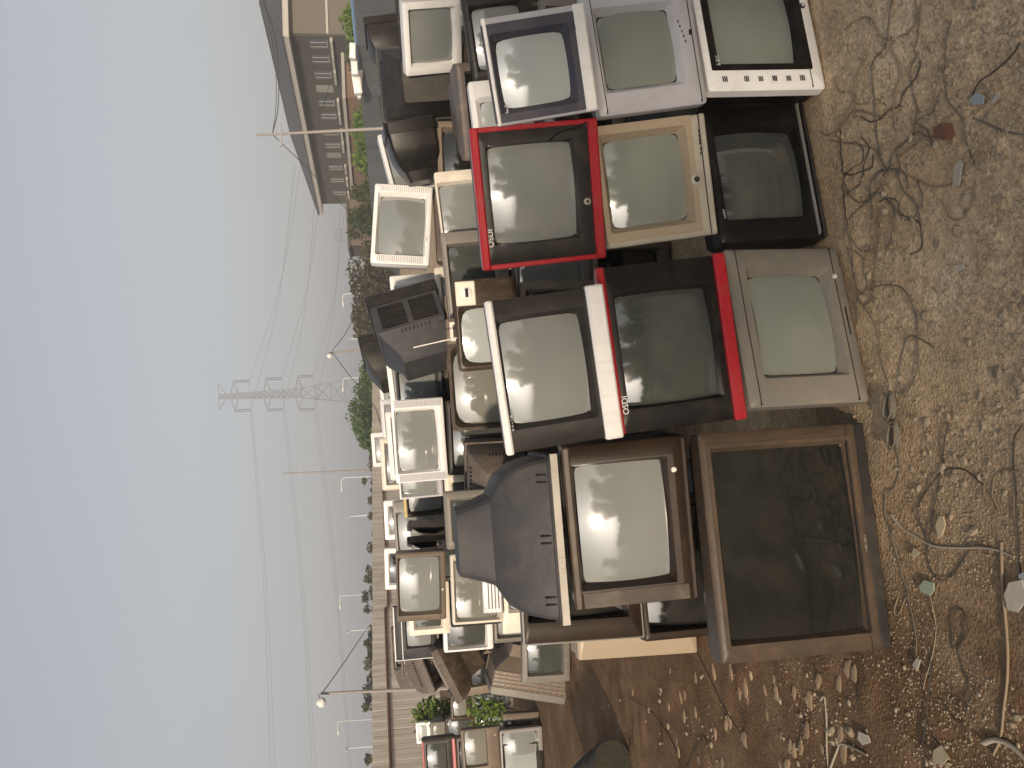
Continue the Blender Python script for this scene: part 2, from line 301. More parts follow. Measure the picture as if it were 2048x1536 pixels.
def rring(x0, x1, z0, z1, r, y, n=3):
    r = min(r, (x1-x0)*.49, (z1-z0)*.49); out = []
    for cx, cz, a0 in ((x1-r, z1-r, 0), (x0+r, z1-r, 90), (x0+r, z0+r, 180), (x1-r, z0+r, 270)):
        for k in range(n + 1):
            a = math.radians(a0 + 90 * k / n); out.append((cx + r*math.cos(a), y, cz + r*math.sin(a)))
    return out
def spline(pts, n=8):
    P = [np.asarray(p, float) for p in pts]; P = [2*P[0]-P[1]] + P + [2*P[-1]-P[-2]]; out = []
    for i in range(1, len(P) - 2):
        for k in range(n):
            t = k / n; a, b, c, d = P[i-1], P[i], P[i+1], P[i+2]
            out.append(.5*((2*b) + (c-a)*t + (2*a-5*b+4*c-d)*t*t + (3*b-3*c+d-a)*t**3))
    out.append(P[-2]); return out
def text_mesh(body, size, name, mat, parent, M, depth=.0006):
    cu = bpy.data.curves.new(name, 'FONT'); cu.body = body; cu.size = size; cu.extrude = depth; cu.align_x = 'CENTER'; cu.align_y = 'CENTER'
    tmp = bpy.data.objects.new(name, cu); me = bpy.data.meshes.new_from_object(tmp); bpy.data.objects.remove(tmp); bpy.data.curves.remove(cu)
    me.materials.append(mat); o = bpy.data.objects.new(name, me); COL.objects.link(o); o.parent = parent; o.matrix_local = M; return o
FRONT = Matrix.Rotation(math.radians(90), 4, 'X')        # text plane -> front of a set
# ---------------------------------------------------------------- television builder
# local axes: x to the viewer's right, y into the set, z up; origin at the bottom centre of the front
def scribble(mb, x, z, w, h, n, y=-.0015, rnd=random):
    """worn print nobody can read any more: a few short strokes"""
    for i in range(n):
        cx = x + w * (i + .5) / n
        for k in range(rnd.choice((2, 3))):
            if rnd.random() < .5: mb.box(cx - w/n*.36, cx + w/n*.36, y, y + .003, z + h*(k+.2)/3.2, z + h*(k+.2)/3.2 + h*.16)
            else: mb.box(cx + (rnd.random()-.5)*w/n*.6, cx + (rnd.random()-.5)*w/n*.6 + w/n*.18, y, y + .003, z, z + h*rnd.uniform(.5, 1))
def build_tv(name, T, S):
    F = T['F']; w, h = F['w'], F['h']; l, r, t, b = T['op']
    M = np.eye(4); M[:3, :3] = F['R']; M[:3, 3] = F['c'] - F['R'] @ np.array([0, 0, h/2])
    root = empty(name, Matrix(M.tolist()))
    body, shell, scr = PL[S['body']], PL[S.get('shell', 'charcoal')], SC[S.get('scr', 'grey')]
    bd = S.get('bd', .07); ch = S.get('ch', .008); ro = S.get('ro', .012); dep = T.get('depth', S.get('depth', .42)); X = w/2
    rc = S.get('rec', .014); rs = S.get('rs', .008)
    ox0, ox1, oz0, oz1 = -X + max(.006, l - rc), X - max(.006, r - rc), max(.006, b - rc), h - max(.006, t - rc)
    fm = S.get('frame'); fx = .0
    Rt = S.get('R', .78) * max(.75, (ox1-ox0)/.42); ccx, ccz = (ox0+ox1)/2, (oz0+oz1)/2; y00 = .006
    sag = lambda x, z: y00 + ((x-ccx)**2 + (z-ccz)**2) / (2*Rt)
    lip = lambda a0, dy: [(x, sag(x, z) + dy, z) for x, _, z in a0]
    # front moulding
    mb = MB()
    mb.loft([rring(-X+.02, X-.02, .02, h-.02, ro, bd), rring(-X, X, 0, h, ro, bd), rring(-X, X, 0, h, ro, ch), rring(-X+ch, X-ch, ch, h-ch, ro, 0),
             rring(ox0-fx, ox1+fx, oz0-fx, oz1+fx, rs, 0), lip(rring(ox0+rc, ox1-rc, oz0+rc, oz1-rc, rs*1.5, 0, 3), .003)])
    bez = mb.build('front_moulding', body, root, 40)
    if fm:   # a second frame of another colour round the screen
        fc, fw = fm; fl, fr, ft, fb = [min(v, e - .004) for v, e in zip(fw, (l, r, t, b))]
        MB().loft([rring(ox0-fl, ox1+fr, oz0-fb, oz1+ft, .006, .004), rring(ox0-fl, ox1+fr, oz0-fb, oz1+ft, .006, -.003), rring(ox0+.001, ox1-.001, oz0+.001, oz1-.001, rs, -.003), lip(rring(ox0+rc+.0005, ox1-rc-.0005, oz0+rc+.0005, oz1-rc-.0005, rs*1.5, 0), .002)]).build('screen_surround', PL[fc], root, 40)
    # bulging picture tube face
    sx0, sx1, sz0, sz1 = ox0+rc-.001, ox1-rc+.001, oz0+rc-.001, oz1-rc+.001; cx, cz = (sx0+sx1)/2, (sz0+sz1)/2; hx, hz = (sx1-sx0)/2, (sz1-sz0)/2
    nx, nz = 16, 14; v = []; f = []; rc2 = S.get('corner', .10)*.2
    for j in range(nz + 1):
        for i in range(nx + 1):
            a, c = -1 + 2*i/nx, -1 + 2*j/nz
            k = 1 - rc2 * (a*a*c*c); x, z = cx + a*hx*k, cz + c*hz*k
            v.append((x, sag(x, z) + .006, z))
    for j in range(nz):
        for i in range(nx):
            q = j*(nx+1)+i; f.append((q, q+1, q+nx+2, q+nx+1))
    mesh_obj('screen', v, f, scr, root, 180)
    # dark rubber edge the tube sits in
    MB().loft([lip(rring(ox0+rc-.001, ox1-rc+.001, oz0+rc-.001, oz1-rc+.001, rs*1.5, 0), .0025), lip(rring(ox0+rc+.003, ox1-rc-.003, oz0+rc+.003, oz1-rc-.003, rs*1.8, 0), .0055)]).build('screen_gasket', PL['black'], root, 40)
    # back cover
    kd = T.get('kind', S.get('kind', 0)); e = .010
    if kd == 1: prof = [(1, 0, 1, bd-.003), (.985, .0, .98, bd+.03), (.93, .05, .93, bd+.09), (.80, .12, .86, bd+.15), (.56, .18, .78, bd+.19), (.50, .2, .76, dep-.07), (.42, .22, .72, dep)]
    elif kd == 2: prof = [(1, 0, 1, bd-.003), (1, 0, 1, bd+.16), (.92, .02, .95, bd+.2), (.66, .05, .80, bd+.28), (.6, .06, .76, dep)]
    else: prof = [(1, 0, 1, bd-.003), (.97, 0, .985, bd+.07), (.90, .0, .95, bd+.12), (.72, .03, .86, bd+.19), (.64, .04, .80, dep-.06), (.56, .06, .72, dep)]
    if T.get('slab'): prof = [(1, 0, 1, bd-.003), (.9, .05, .95, dep)]
    loops = [rring(-(X-e)*a, (X-e)*a, e + (h-2*e)*z0, e + (h-2*e)*z1, ro + .012*(1-a), y) for a, z0, z1, y in prof]
    sh = MB().loft(loops, False, True).build('back_cover', shell, root, 22)
    vd = S.get('vents', 0)
    if vd:   # slots moulded into the cover: dark bars just proud of it, on the steps where they sit
        mb = MB(); y0, y1 = prof[1][3], prof[2][3]
        for sgn in (-1, 1):
            for k in range(8):
                z = h*.25 + k*h*.055
                a0 = (X-e)*prof[1][0]; a1 = (X-e)*prof[2][0]
                mb.add([(sgn*(a0+.001), y0+.01, z), (sgn*(a1+.002), y1-.008, z), (sgn*(a1+.002), y1-.008, z+.007), (sgn*(a0+.001), y0+.01, z+.007)], [(0,1,2,3)])
        for k in range(10):
            x = -w*.3 + k*w*.06; zz0 = e+(h-2*e)*prof[1][2]; zz1 = e+(h-2*e)*prof[2][2]
            mb.add([(x, y0+.012, zz0+.001), (x+.012, y0+.012, zz0+.001), (x+.012, y1-.008, zz1+.002), (x, y1-.008, zz1+.002)], [(0,1,2,3)])
        mb.build('vent', PL['black'], sh)['kind'] = 'stuff'
    # trims: bars across the front (x0, x1, z0, z1 as fractions of width / height), colour, how proud
    for (x0, x1, z0, z1, c, pr) in S.get('bars', ()):
        MB().box(-X + w*x0, -X + w*x1, -pr, .02, h*z0, h*z1, min(.006, pr*.8)).build('trim_bar', PL[c], root, 40)
    for (x0, x1, z0, z1, n) in S.get('grille', ()):
        g = MB().box(-X+w*x0, -X+w*x1, -.002, .004, h*z0, h*z1).build('speaker_grille', PL[S.get('grille_col', S['body'])], root)
        mb = MB()
        for k in range(n):
            z = h*z0 + (h*(z1-z0))*(k+.5)/n; mb.box(-X+w*x0+.006, -X+w*x1-.006, -.003, 0, z-.0012, z+.0012)
        mb.build('slot', PL['silver_dark'], g)['kind'] = 'stuff'
    for (x, z, n, dx, sx, sz, c, dz) in S.get('buttons', ()):
        me = None
        for k in range(n):
            Mx = Matrix.Translation((-X + w*x + dx*k, -.0005, h*z + dz*k))
            if me is None: me = MB().box(-sx/2, sx/2, -.004, .004, -sz/2, sz/2, .0015).build('button', PL[c], root, None, Mx)
            else: share(me, 'button', root, Mx)
    for (x, z, rad, c, c2) in S.get('power', ()):
        mb = MB(); px, pz = -X + w*x, h*z
        disk = lambda rr, y: [(px + rr*math.cos(2*math.pi*k/20), y, pz + rr*math.sin(2*math.pi*k/20)) for k in range(20)]
        k0 = mb.loft([disk(rad, .004), disk(rad, -.004), disk(rad*.8, -.006)], False, True).build('power_button', PL[c], root, 40)
        MB().loft([disk(rad*.5, -.005), disk(rad*.5, -.008), disk(rad*.38, -.009)], False, True).build('button_cap', PL[c2], k0, 40)
    for (x, z, sw, sh_, n, c) in S.get('marks', ()):
        mb = MB(); scribble(mb, -X + w*x, h*z, sw, sh_, n, -.0045 if fm else -.0015, random.Random(hash((name, x, n)) & 255 if False else int(x*997)+n)); mb.build('worn_print', PL[c], root)['kind'] = 'stuff'
    for (body_t, x, z, size, c) in S.get('text', ()):
        text_mesh(body_t, size, 'brand_lettering', PL[c], root, Matrix.Translation((-X + w*x, -.0045 if fm else -.0012, h*z)) @ FRONT)
    if S.get('seam'):
        for zf in S['seam']:
            MB().box(-X+.004, X-.004, -.0015, .004, h*zf-.0015, h*zf+.0015).build('seam', PL['charcoal'], root)
    tag(root, S['label'], 'television', S.get('group', 'televisions in the heap'))
    return root
# ---------------------------------------------------------------- how each set looks
G1 = 'televisions stacked in the front row'; G2 = 'televisions heaped behind the front row'; G3 = 'televisions in the far pile by the shrub'
STY = {
 'big': dict(R=2.6, body='bronze', shell='charcoal', scr='dark', depth=.52, bd=.09, bulge=.012, rs=.006, rec=.012, corner=.01, frame=('bronze', (.012, .012, .012, .012)), bars=((.0, 1, 0, .06, 'charcoal', .006),), marks=((.42, .075, .06, .008, 9, 'chrome'),), seam=(.115,), group=G1, label='biggest television, dusty bronze frame round a wide near-black screen, on the ground'),
 'silver': dict(body='silver_warm', shell='charcoal', scr='green', bd=.06, ch=.014, bulge=.03, corner=.06, rec=.018, seam=(.1, .92), power=((.80, .10, .009, 'silver', 'cream'),), bars=((.42, .60, .055, .068, 'black', .0012), (.86, .95, .03, .035, 'charcoal', .001)), group=G1, label='grey-brown television on the ground below the set with two red bars'),
 'black': dict(body='black', shell='black', scr='mid', bd=.08, bulge=.018, bars=((.02, 1, .055, .075, 'silver_dark', .012), (.0, 1, 0, .03, 'charcoal', .014)), rec=.008, marks=((.17, .925, .035, .009, 5, 'silver'),), group=G1, label='all-black television with thin grey trim under its screen, on the ground below the tan set'),
 'white_f': dict(body='white', shell='black', scr='green', bd=.05, ch=.012, frame=('black', (.022, .022, .026, .026)), bulge=.022, marks=((.165, .88, .045, .016, 3, 'silver'), (.045, .18, .028, .022, 1, 'dkgreen'), (.045, .30, .026, .02, 1, 'dkgreen'), (.045, .42, .028, .02, 1, 'charcoal'), (.045, .54, .026, .02, 1, 'dkgreen'), (.045, .66, .028, .02, 1, 'dkgreen'), (.045, .84, .028, .022, 1, 'charcoal')), power=((.62, .075, .010, 'charcoal', 'white'),), seam=(.12,), group=G1, label='white television with black screen surround and worn stickers down one side, on the ground'),
 'brown': dict(body='umber', shell='umber', scr='grey', kind=2, bd=.10, bulge=.02, rs=.006, bars=((.0, 1, 0, .05, 'umber', .014), (.0, 1, .935, 1.0, 'bronze', .01), (.0, .10, .06, .93, 'brown', .003)), power=((.80, .11, .010, 'chrome', 'chrome'),), frame=('umber', (.006, .006, .006, .02)), group=G1, label='scratched brown television with the sun glaring in its screen, on top of the biggest set'),
 'red_b': dict(body='black', shell='black', scr='mid', bd=.08, bulge=.016, bars=((0, 1, .955, 1.02, 'red', .012), (-.005, 1.005, -.01, .085, 'red', .020)), power=((.78, .04, .001, 'red', 'red'),), rec=.006, text=(('OSDI', .17, .926, .027, 'white'),), buttons=((.50, .035, 6, .022, .012, .003, 'pink', 0),), group=G1, label='black television with red bars above and below its screen'),
 'white_c': dict(body='charcoal', shell='charcoal', scr='grey', bd=.08, bulge=.018, bars=((-.01, 1, .945, 1.01, 'white', .010), (-.01, 1.01, -.01, .145, 'white', .016)), buttons=((.66, .095, 6, .013, .006, .006, 'charcoal', -.0035), (.86, .11, 1, 0, .006, .006, 'charcoal', 0)), power=((.50, .06, .013, 'white', 'silver'),), marks=((.12, .955, .10, .014, 4, 'pink'), (.34, .955, .16, .014, 6, 'mauve'), (.14, .918, .05, .006, 5, 'silver')), group=G1, label='charcoal television with white bands above and below its screen, red stickers on one'),
 'tan': dict(body='tan', shell='black', scr='green', bd=.06, bulge=.03, rec=.02, corner=.08, frame=('beige', (.03, .03, .016, .02)), bars=((0, 1, 0, .05, 'tan', .01),), power=((.47, .135, .020, 'tan', 'charcoal'),), marks=((.66, .06, .09, .006, 6, 'charcoal'),), seam=(.055,), group=G1, label='dirty tan television with one round knob below the screen'),
 'red_a': dict(body='charcoal', shell='charcoal', scr='grey', bd=.08, bulge=.016, bars=((-.005, 1.005, .945, 1.01, 'red', .012), (-.005, 1.005, -.005, .075, 'red', .018), (-.006, .03, .07, .95, 'red', .004), (.97, 1.006, .07, .95, 'red', .003)), rec=.006, text=(('OSDI', .225, .924, .027, 'white'),), power=((.42, .115, .012, 'chrome', 'brown'),), group=G1, label='charcoal television framed in red all round, its bezel cracked at one corner'),
 'silver_g': dict(body='silver', shell='charcoal', scr='green', bd=.06, ch=.016, bulge=.03, rec=.018, corner=.07, seam=(.06, .94), power=((.80, .12, .012, 'white', 'silver'),), buttons=((.46, .13, 5, .017, .009, .004, 'charcoal', .004), (.52, .075, 1, 0, .018, .008, 'black', 0)), group=G1, label='silver television standing on the white set with the worn stickers'),
 'navy_h': dict(body='silver', shell='charcoal', scr='pale', bd=.05, bulge=.03, corner=.08, rec=.018, frame=('navy', (.024, .03, .022, .026)), bars=((0, 1, .955, 1, 'white', .006), (0, 1, 0, .12, 'white', .008)), buttons=((.62, .085, 8, .0105, .007, .005, 'charcoal', .002),), marks=((.10, .875, .028, .011, 4, 'white'),), seam=(.045,), group=G1, label='silver television with a navy surround, on top of the silver set'),
 'knob': dict(body='brown', shell='wood', scr='pale', kind=2, depth=.34, bd=.05, bulge=.026, rs=.025, corner=.06, rec=.014, bars=((.72, .985, .66, .97, 'cream', .006),), power=((.86, .80, .028, 'charcoal', 'black'),), group=G2, label='small old brown portable television with a white rotary dial panel'),
 'dial': dict(body='taupe', shell='wood', scr='warm', kind=2, bd=.06, bulge=.03, rs=.035, rec=.016, corner=.05, frame=('brown', (.012, .012, .012, .012)), bars=((.80, .97, .78, .96, 'cream', .004), (.82, .95, .80, .93, 'brown', .006), (.80, .97, .05, .7, 'brown', .004)), group=G2, label='old wooden-sided television with rounded screen, partly hidden by the charcoal set with white bands'),
 'dark_i': dict(body='charcoal', scr='grey', bulge=.02, group=G2, label='dark grey television half hidden behind the silver set with navy surround'),
 'white_j': dict(body='white', shell='silver_dark', scr='pale', bulge=.03, corner=.06, rec=.02, group=G2, label='white television peeping out between the red-framed set and the one with navy surround'),
 'white_k': dict(vents=1, body='white', shell='charcoal', scr='grey', kind=0, depth=.46, bulge=.014, label='white television tipped forward with its dark vented back raised', group=G2),
 'charcoal_l': dict(body='charcoal', scr='grey', bulge=.016, group=G2, label='charcoal television before the dark fence, half hidden by the black set on edge'),
 'white_m': dict(body='white', shell='silver_dark', scr='grey', bulge=.012, group=G2, label='white television leaning sideways at the top of the heap beside a black set on edge'),
 'white_n': dict(body='white', shell='silver_dark', scr='grey', bulge=.012, ch=.01, grille=((.015, .105, .1, .9, 22), (.895, .985, .1, .9, 22)), marks=((.3, .05, .03, .006, 4, 'charcoal'),), group=G2, label='white television with speaker panels on both sides, topmost by the dark fence corner'),
 'cream_o': dict(body='cream', shell='silver_dark', scr='grey', bulge=.014, group=G2, label='cream television just below the white one with two speaker panels'),
 'grey_p': dict(body='silver_warm', shell='silver_dark', scr='mid', bulge=.014, group=G2, label='wide grey-beige television with dark screen behind the red-framed set'),
 'beige_q': dict(body='cream', shell='taupe', scr='mid', bulge=.014, group=G2, label='beige television whose pale edge shows above the portable set with the dial panel'),
 'white_r': dict(body='white', shell='silver_dark', scr='grey', bulge=.012, ch=.012, group=G2, label='white television half covered by the big dark set turned backwards'),
 'slate_s': dict(body='bluegrey', shell='slate', scr='grey', bulge=.016, frame=('slate', (.01, .01, .01, .01)), group=G2, label='blue-grey television between the backward dark set and the white set with side panels'),
 'white_t': dict(body='white', shell='silver_dark', scr='grey', bulge=.012, ch=.012, grille=((.012, .10, .04, .94, 24), (.90, .99, .04, .94, 24)), grille_col='silver', group=G2, label='white television with greyish side panels in front of two thin white tops'),
 'white_u': dict(body='white', shell='silver_dark', scr='grey', group=G2, label='white television whose top edge shows behind the blue-grey set'),
 'white_v': dict(body='white', shell='silver_dark', scr='grey', group=G2, label='white television whose top edge shows right behind the white set with greyish side panels'),
 'white_w': dict(body='white', shell='silver_dark', scr='grey', group=G2, label='small far white television standing highest before the pale wall'),
 'cream_x': dict(body='cream', shell='taupe', scr='mid', group=G2, label='cream television with a dark brown screen strip showing before the pale wall'),
 'grey_y': dict(body='silver', shell='silver_dark', scr='grey', group=G2, label='far silver television top between white sets before the pale wall'),
 'white_z': dict(body='white', shell='silver_dark', scr='grey', group=G2, label='small far white television tilted on the heap near the green bush'),
 'silver_aa': dict(body='silver', shell='silver_dark', scr='grey', bars=((0, .02, 0, 1, 'white', .004), (0, 1, .96, 1, 'white', .004)), group=G2, label='silver television with bright white rim beside the white set with greyish side panels'),
 'yellow_ab': dict(body='charcoal', scr='grey', bars=((0, 1, .93, 1.0, 'yellow', .006),), group=G2, label='dark television with a yellowed strip along its top'),
 'grey_ac': dict(body='silver_dark', scr='grey', bulge=.01, marks=((.02, .1, .03, .2, 3, 'charcoal'),), group=G2, label='grey television behind the loose dark front panels'),
 'taupe_ad': dict(body='taupe', shell='charcoal', scr='grey', bulge=.01, power=((.45, .07, .006, 'chrome', 'chrome'),), seam=(.13,), group=G2, label='brown-grey television at the top of the heap above the silver set mirroring the sun'),
 'silver_ae': dict(body='cream', shell='taupe', scr='warm', bulge=.016, group=G2, label='pale television mirroring trees and the sun, behind the grey set lying on its face'),
 'white_af': dict(body='cream', shell='taupe', scr='grey', group=G2, label='cream-white television partly hidden by the grey set lying on its face'),
 'dark_ag': dict(body='umber', shell='umber', scr='dark', bars=((0, .012, 0, 1, 'chrome', .004), (0, 1, .985, 1, 'chrome', .004), (0, 1, 0, .01, 'chrome', .004)), group=G2, label='dark brown television edged in bright metal, behind the scratched brown set'),
 'beige_ah': dict(body='beige', shell='beige', scr='mid', kind=2, group=G2, label='beige boxy television on the ground behind the biggest set'),
 'green_ai': dict(body='silver_warm', shell='taupe', scr='mid', depth=.32, bulge=.014, group=G2, label='grey television with greenish dark screen, before the big set lying on its side'),
 'white_aj': dict(body='white', shell='mauve', scr='mid', bulge=.01, group=G2, label='white-framed television with brown side, below the blue-grey one at the heap end'),
 'blue_ak': dict(body='slate', shell='slate', scr='grey', bars=((0, .014, 0, 1, 'white', .004), (0, 1, .975, 1, 'white', .004), (.02, .8, .80, .82, 'white', .003)), group=G2, label='dark blue-grey television with white outline at the end of the heap'),
 'brown_al': dict(body='brown', shell='brown', scr='mid', group=G2, label='dark brown television top just before the pale wall at the heap end'),
 'taupe_am': dict(body='mauve', shell='mauve', scr='grey', group=G2, label='small mauve-grey television at the end of the heap above the shrub'),
 'taupe_an': dict(body='taupe', shell='taupe', scr='dark', group=G2, label='brown-grey television with dark screen above the big set lying on its side'),
 'white_ao': dict(body='white', shell='silver_dark', scr='mid', group=G3, label='small white monitor on the ground beside the shrub'),
 'taupe_ap': dict(body='taupe', shell='charcoal', scr='dark', group=G3, label='brown-grey television with dark screen on the ground in the far pile'),
 'pale_aq': dict(body='charcoal', shell='black', scr='pale', group=G3, label='black television with bluish white screen at the bottom of the far pile'),
 'taupe_ar': dict(body='taupe', shell='brown', scr='warm', power=((.85, .1, .008, 'chrome', 'brown'),), group=G3, label='brown television in the middle of the far pile'),
 'red_as': dict(body='charcoal', shell='charcoal', scr='mid', bars=((0, .96, .94, 1, 'pink', .01), (0, .96, 0, .1, 'pink', .01)), group=G3, label='dark television with pinkish red bars at the top of the far pile'),
 'brown_at': dict(body='brown', shell='brown', scr='warm', group=G3, label='small dark brown television standing among the shrub leaves'),
 'white_au': dict(body='white', shell='silver_dark', scr='pale', group=G3, label='small white monitor before the pale wall at the far pile'),
 'grey_av': dict(body='silver_warm', shell='silver_dark', scr='warm', group=G3, label='small greyish monitor beside the shrub before the pale wall'),
 'white_aw': dict(body='white', shell='silver_dark', scr='mid', group=G2, label='far white television behind the loose dark front panels'),
 'white_ax': dict(body='white', shell='silver_dark', scr='dark', group=G2, label='far white television with dark screen behind the brown-grey topmost set'),
 'mauve_ay': dict(body='mauve', shell='mauve', scr='dark', group=G2, label='mauve-brown television tipped forward behind the red-framed set'),
 'cream_az': dict(body='cream', shell='cream', scr='mid', group=G2, label='small cream set wedged under the silver one with the bright rim'),
 'cream_bb': dict(body='cream', shell='cream', scr='mid', group=G2, label='small cream set showing behind the grey set lying on its face'),
 'cream_bc': dict(body='cream', shell='beige', scr='mid', group=G2, label='cream television squeezed between the brown-grey topmost set and the blue-grey one'),
 'dark_bd': dict(body='charcoal', shell='black', scr='grey', group=G2, label='dark television behind the white one tipped forward'),
 'grey_be': dict(body='silver_warm', shell='taupe', scr='mid', group=G2, label='grey-beige set under the loose dark front panels'),
 'dark_ca': dict(body='slate', shell='slate', scr='dark', bars=((0, 1, .0, .04, 'chrome', .002),), bd=.035, ro=.03, vents=0, group=G1, label='slate-grey television lying on its face, funnel back upwards, on the scratched brown set'),
 'dark_cb': dict(vents=1, body='charcoal', shell='slate', scr='dark', kind=2, group=G2, label='big dark grey television turned backwards on top of the heap'),
 'dark_cc': dict(body='charcoal', shell='charcoal', scr='dark', group=G2, label='smaller dark television turned away behind the big backward one'),
 'dark_cd': dict(body='black', shell='black', scr='dark', ro=.03, group=G2, label='black television standing edge-on beside the leaning white set'),
 'dark_ce': dict(body='mauve', shell='brown', scr='dark', group=G2, label='dark brown television lying on its back at the end of the heap'),
 'mauve_cf': dict(vents=1, body='mauve', shell='mauve', scr='dark', group=G2, label='mauve television lying face down at the end of the heap'),
 'grid_cg': dict(body='silver_warm', shell='taupe', scr='dark', kind=2, group=G2, label='large television lying on its side with a gridded cover, on the ground'),
 'mauve_ch': dict(vents=1, body='mauve', shell='mauve', scr='dark', kind=2, group=G2, label='mauve television turned back to front with a dark socket, by the wooden-sided set'),
 'dark_cj': dict(body='charcoal', shell='charcoal', scr='dark', kind=0, vents=1, group=G2, label='dark vented television turned backwards beside the white one tipped forward'),
 'dark_ci': dict(body='charcoal', shell='charcoal', scr='dark', group=G2, label='dark television shell standing edge-on in front of the dark fence'),
}
SETS = {}
for key, Tv in TV.items(): SETS[key] = build_tv('television', Tv, STY[key])
# sets that carry the heap from below: mostly hidden, seen only through the gaps
FILL_LABEL = 'dingy television low in the heap, buried under other sets'
_bods = ['charcoal', 'taupe', 'silver_dark', 'brown', 'mauve', 'silver_warm']; _n = 0
for key, Tv in list(TV.items()):
    F = Tv['F']
    if Tv['on'] or F['bot'] < .06: continue
    z = F['bot'] - .006; n = max(1, round(z / .48)); hh = z / n
    base = F['c'] + F['R'] @ np.array([0, .05, 0]); yaw = math.radians(F['ang'][0]) if abs(F['ang'][1]) < 30 and abs(F['ang'][0]) < 60 else 0.0
    if abs(F['ang'][1]) > 30 or abs(F['ang'][0]) > 60: base = F['c'] + F['R'] @ np.array([0, .2, 0]) - np.array([0, .16, 0])
    for i in range(n):
        Ft = dict(c=np.array([base[0], base[1] + .01*i, hh*(i+.5)]), R=rot(yaw, 0, 0), w=.60 if key == 'dark_ag' else min(.44, max(.32, F['w']*.92)), h=hh - .004)
        build_tv('television', dict(F=Ft, op=(.045, .05, .04, .06), depth=.34), dict(body='umber' if key == 'dark_ag' else _bods[_n % 6], shell=_bods[(_n*5+1) % 4], scr='dark' if key == 'dark_ag' else ('mid', 'dark', 'grey')[_n % 3], vents=0, label=FILL_LABEL, group='buried televisions that carry the heap')); _n += 1
# extra details of single sets
def on_front(key, fx, fz, y=0.0):
    F = TV[key]['F']; return Matrix.Translation((-F['w']/2 + F['w']*fx, y, F['h']*fz))
# crack in the red-framed set
F = TV['red_a']['F']; pts = [(.868, .40), (.92, .32), (.94, .25), (.945, .15), (.98, .09), (.965, .02)]
mb = MB()
for a, c in zip(pts[:-1], pts[1:]):
    p, q = [(-F['w']/2 + F['w']*u, -.0045, F['h']*v) for u, v in (a, c)]
    mb.bar(p, q, .0022)
mb.build('crack', PL['black'], SETS['red_a'])
# dial of the little portable set: white face and black pointer
F = TV['knob']['F']; px, pz = -F['w']/2 + F['w']*.86, F['h']*.80
disk = lambda r, y: [(px + r*math.cos(2*math.pi*k/24), y, pz + r*math.sin(2*math.pi*k/24)) for k in range(24)]
d = MB().loft([disk(.024, -.006), disk(.024, -.012), disk(.021, -.014)], False, True).build('dial', PL['white'], SETS['knob'], 40)
MB().box(px-.020, px+.020, -.020, -.013, pz-.007, pz+.007, .003).build('pointer', PL['black'], d)
MB().tube([(-.05, .02, F['h']-.005), (-.08, .03, F['h']+.20)], [.004, .003], 8).build('antenna', PL['chrome'], SETS['knob'], 60)
# slots and arched rib on the slate set lying on its face
F = TV['dark_ca']['F']; sh = [c for c in SETS['dark_ca'].children if c.name.startswith('back_cover')][0]
mb = MB()
for fx in (-.36, 0, .36):
    for dx in (-.012, .012): mb.box(F['w']*fx+dx-.002, F['w']*fx+dx+.002, .040, .075, F['h']-.04, F['h']-.008)
mb.build('slot', PL['black'], sh)['kind'] = 'stuff'
MB().box(-F['w']/2-.001, F['w']/2+.001, .002, .026, F['h']-.01, F['h']+.005, .0).build('metal_edge', PL['chrome'], SETS['dark_ca'])
# vent panels on the side of the big set turned backwards
F = TV['dark_cb']['F']; sh = [c for c in SETS['dark_cb'].children if c.name.startswith('back_cover')][0]; xs_ = -(F['w']/2 - .01)
for z0, z1 in ((.10, .45), (.53, .88)):
    pn = MB().box(xs_-.0025, xs_+.01, .085, .215, F['h']*z0, F['h']*z1).build('vent_panel', PL['black'], sh)
    sl = None
    for k in range(9):
        M = Matrix.Translation((0, .095 + .0135*k, 0))
        if sl is None: sl = MB().box(xs_-.005, xs_, -.0022, .0022, F['h']*z0+.006, F['h']*z1-.006).build('slat', PL['charcoal'], sh, None, M)
        else: share(sl, 'slat', sh, M)
# square ribs of the gridded cover
F = TV['grid_cg']['F']; sh = [c for c in SETS['grid_cg'].children if c.name.startswith('back_cover')][0]
X, h = F['w']/2 - .01, F['h']
for zz in (h - .01, .01):
    for k in range(13):
        x = -X + 2*X*k/12; MB().box(x-.006, x+.006, .07, .23, zz-.007, zz+.007).build('rib', PL['taupe'], sh)
    for k in range(5):
        y = .08 + .036*k; MB().box(-X, X, y-.004, y+.004, zz-.008, zz+.008).build('rib', PL['taupe'], sh)
# loose front panels standing on edge among the sets
for q, (px, Y, hh, tl) in enumerate((((856, 1058), 5.5, .26, 4), ((856, 1086), 5.4, .26, -2))):
    c = at_y(px[0], px[1], Y); M = Matrix.Translation(c.tolist()) @ Matrix.Rotation(math.radians(tl), 4, 'Y') @ Matrix.Rotation(math.radians(-76), 4, 'Z')
    root = empty('front_panel', M); w2 = .17
    MB().loft([rring(-w2, w2, -hh/2, hh/2, .02, .04), rring(-w2, w2, -hh/2, hh/2, .02, .0), rring(-w2+.03, w2-.03, -hh/2+.025, hh/2-.03, .02, -.008)]).build('panel_frame', PL['brown' if q else 'charcoal'], root, 40)
    MB().loft([rring(-w2+.03, w2-.03, -hh/2+.025, hh/2-.03, .02, -.008), rring(-w2+.08, w2-.08, -hh/2+.07, hh/2-.07, .03, -.03)], False, True).build('screen', SC['dark'], root, 60)
    tag(root, ('dark loose front panel on edge next to the dark set with yellowed top strip', 'brown loose front panel on edge beside the brown-grey topmost set')[q], 'television panel', 'loose front panels')
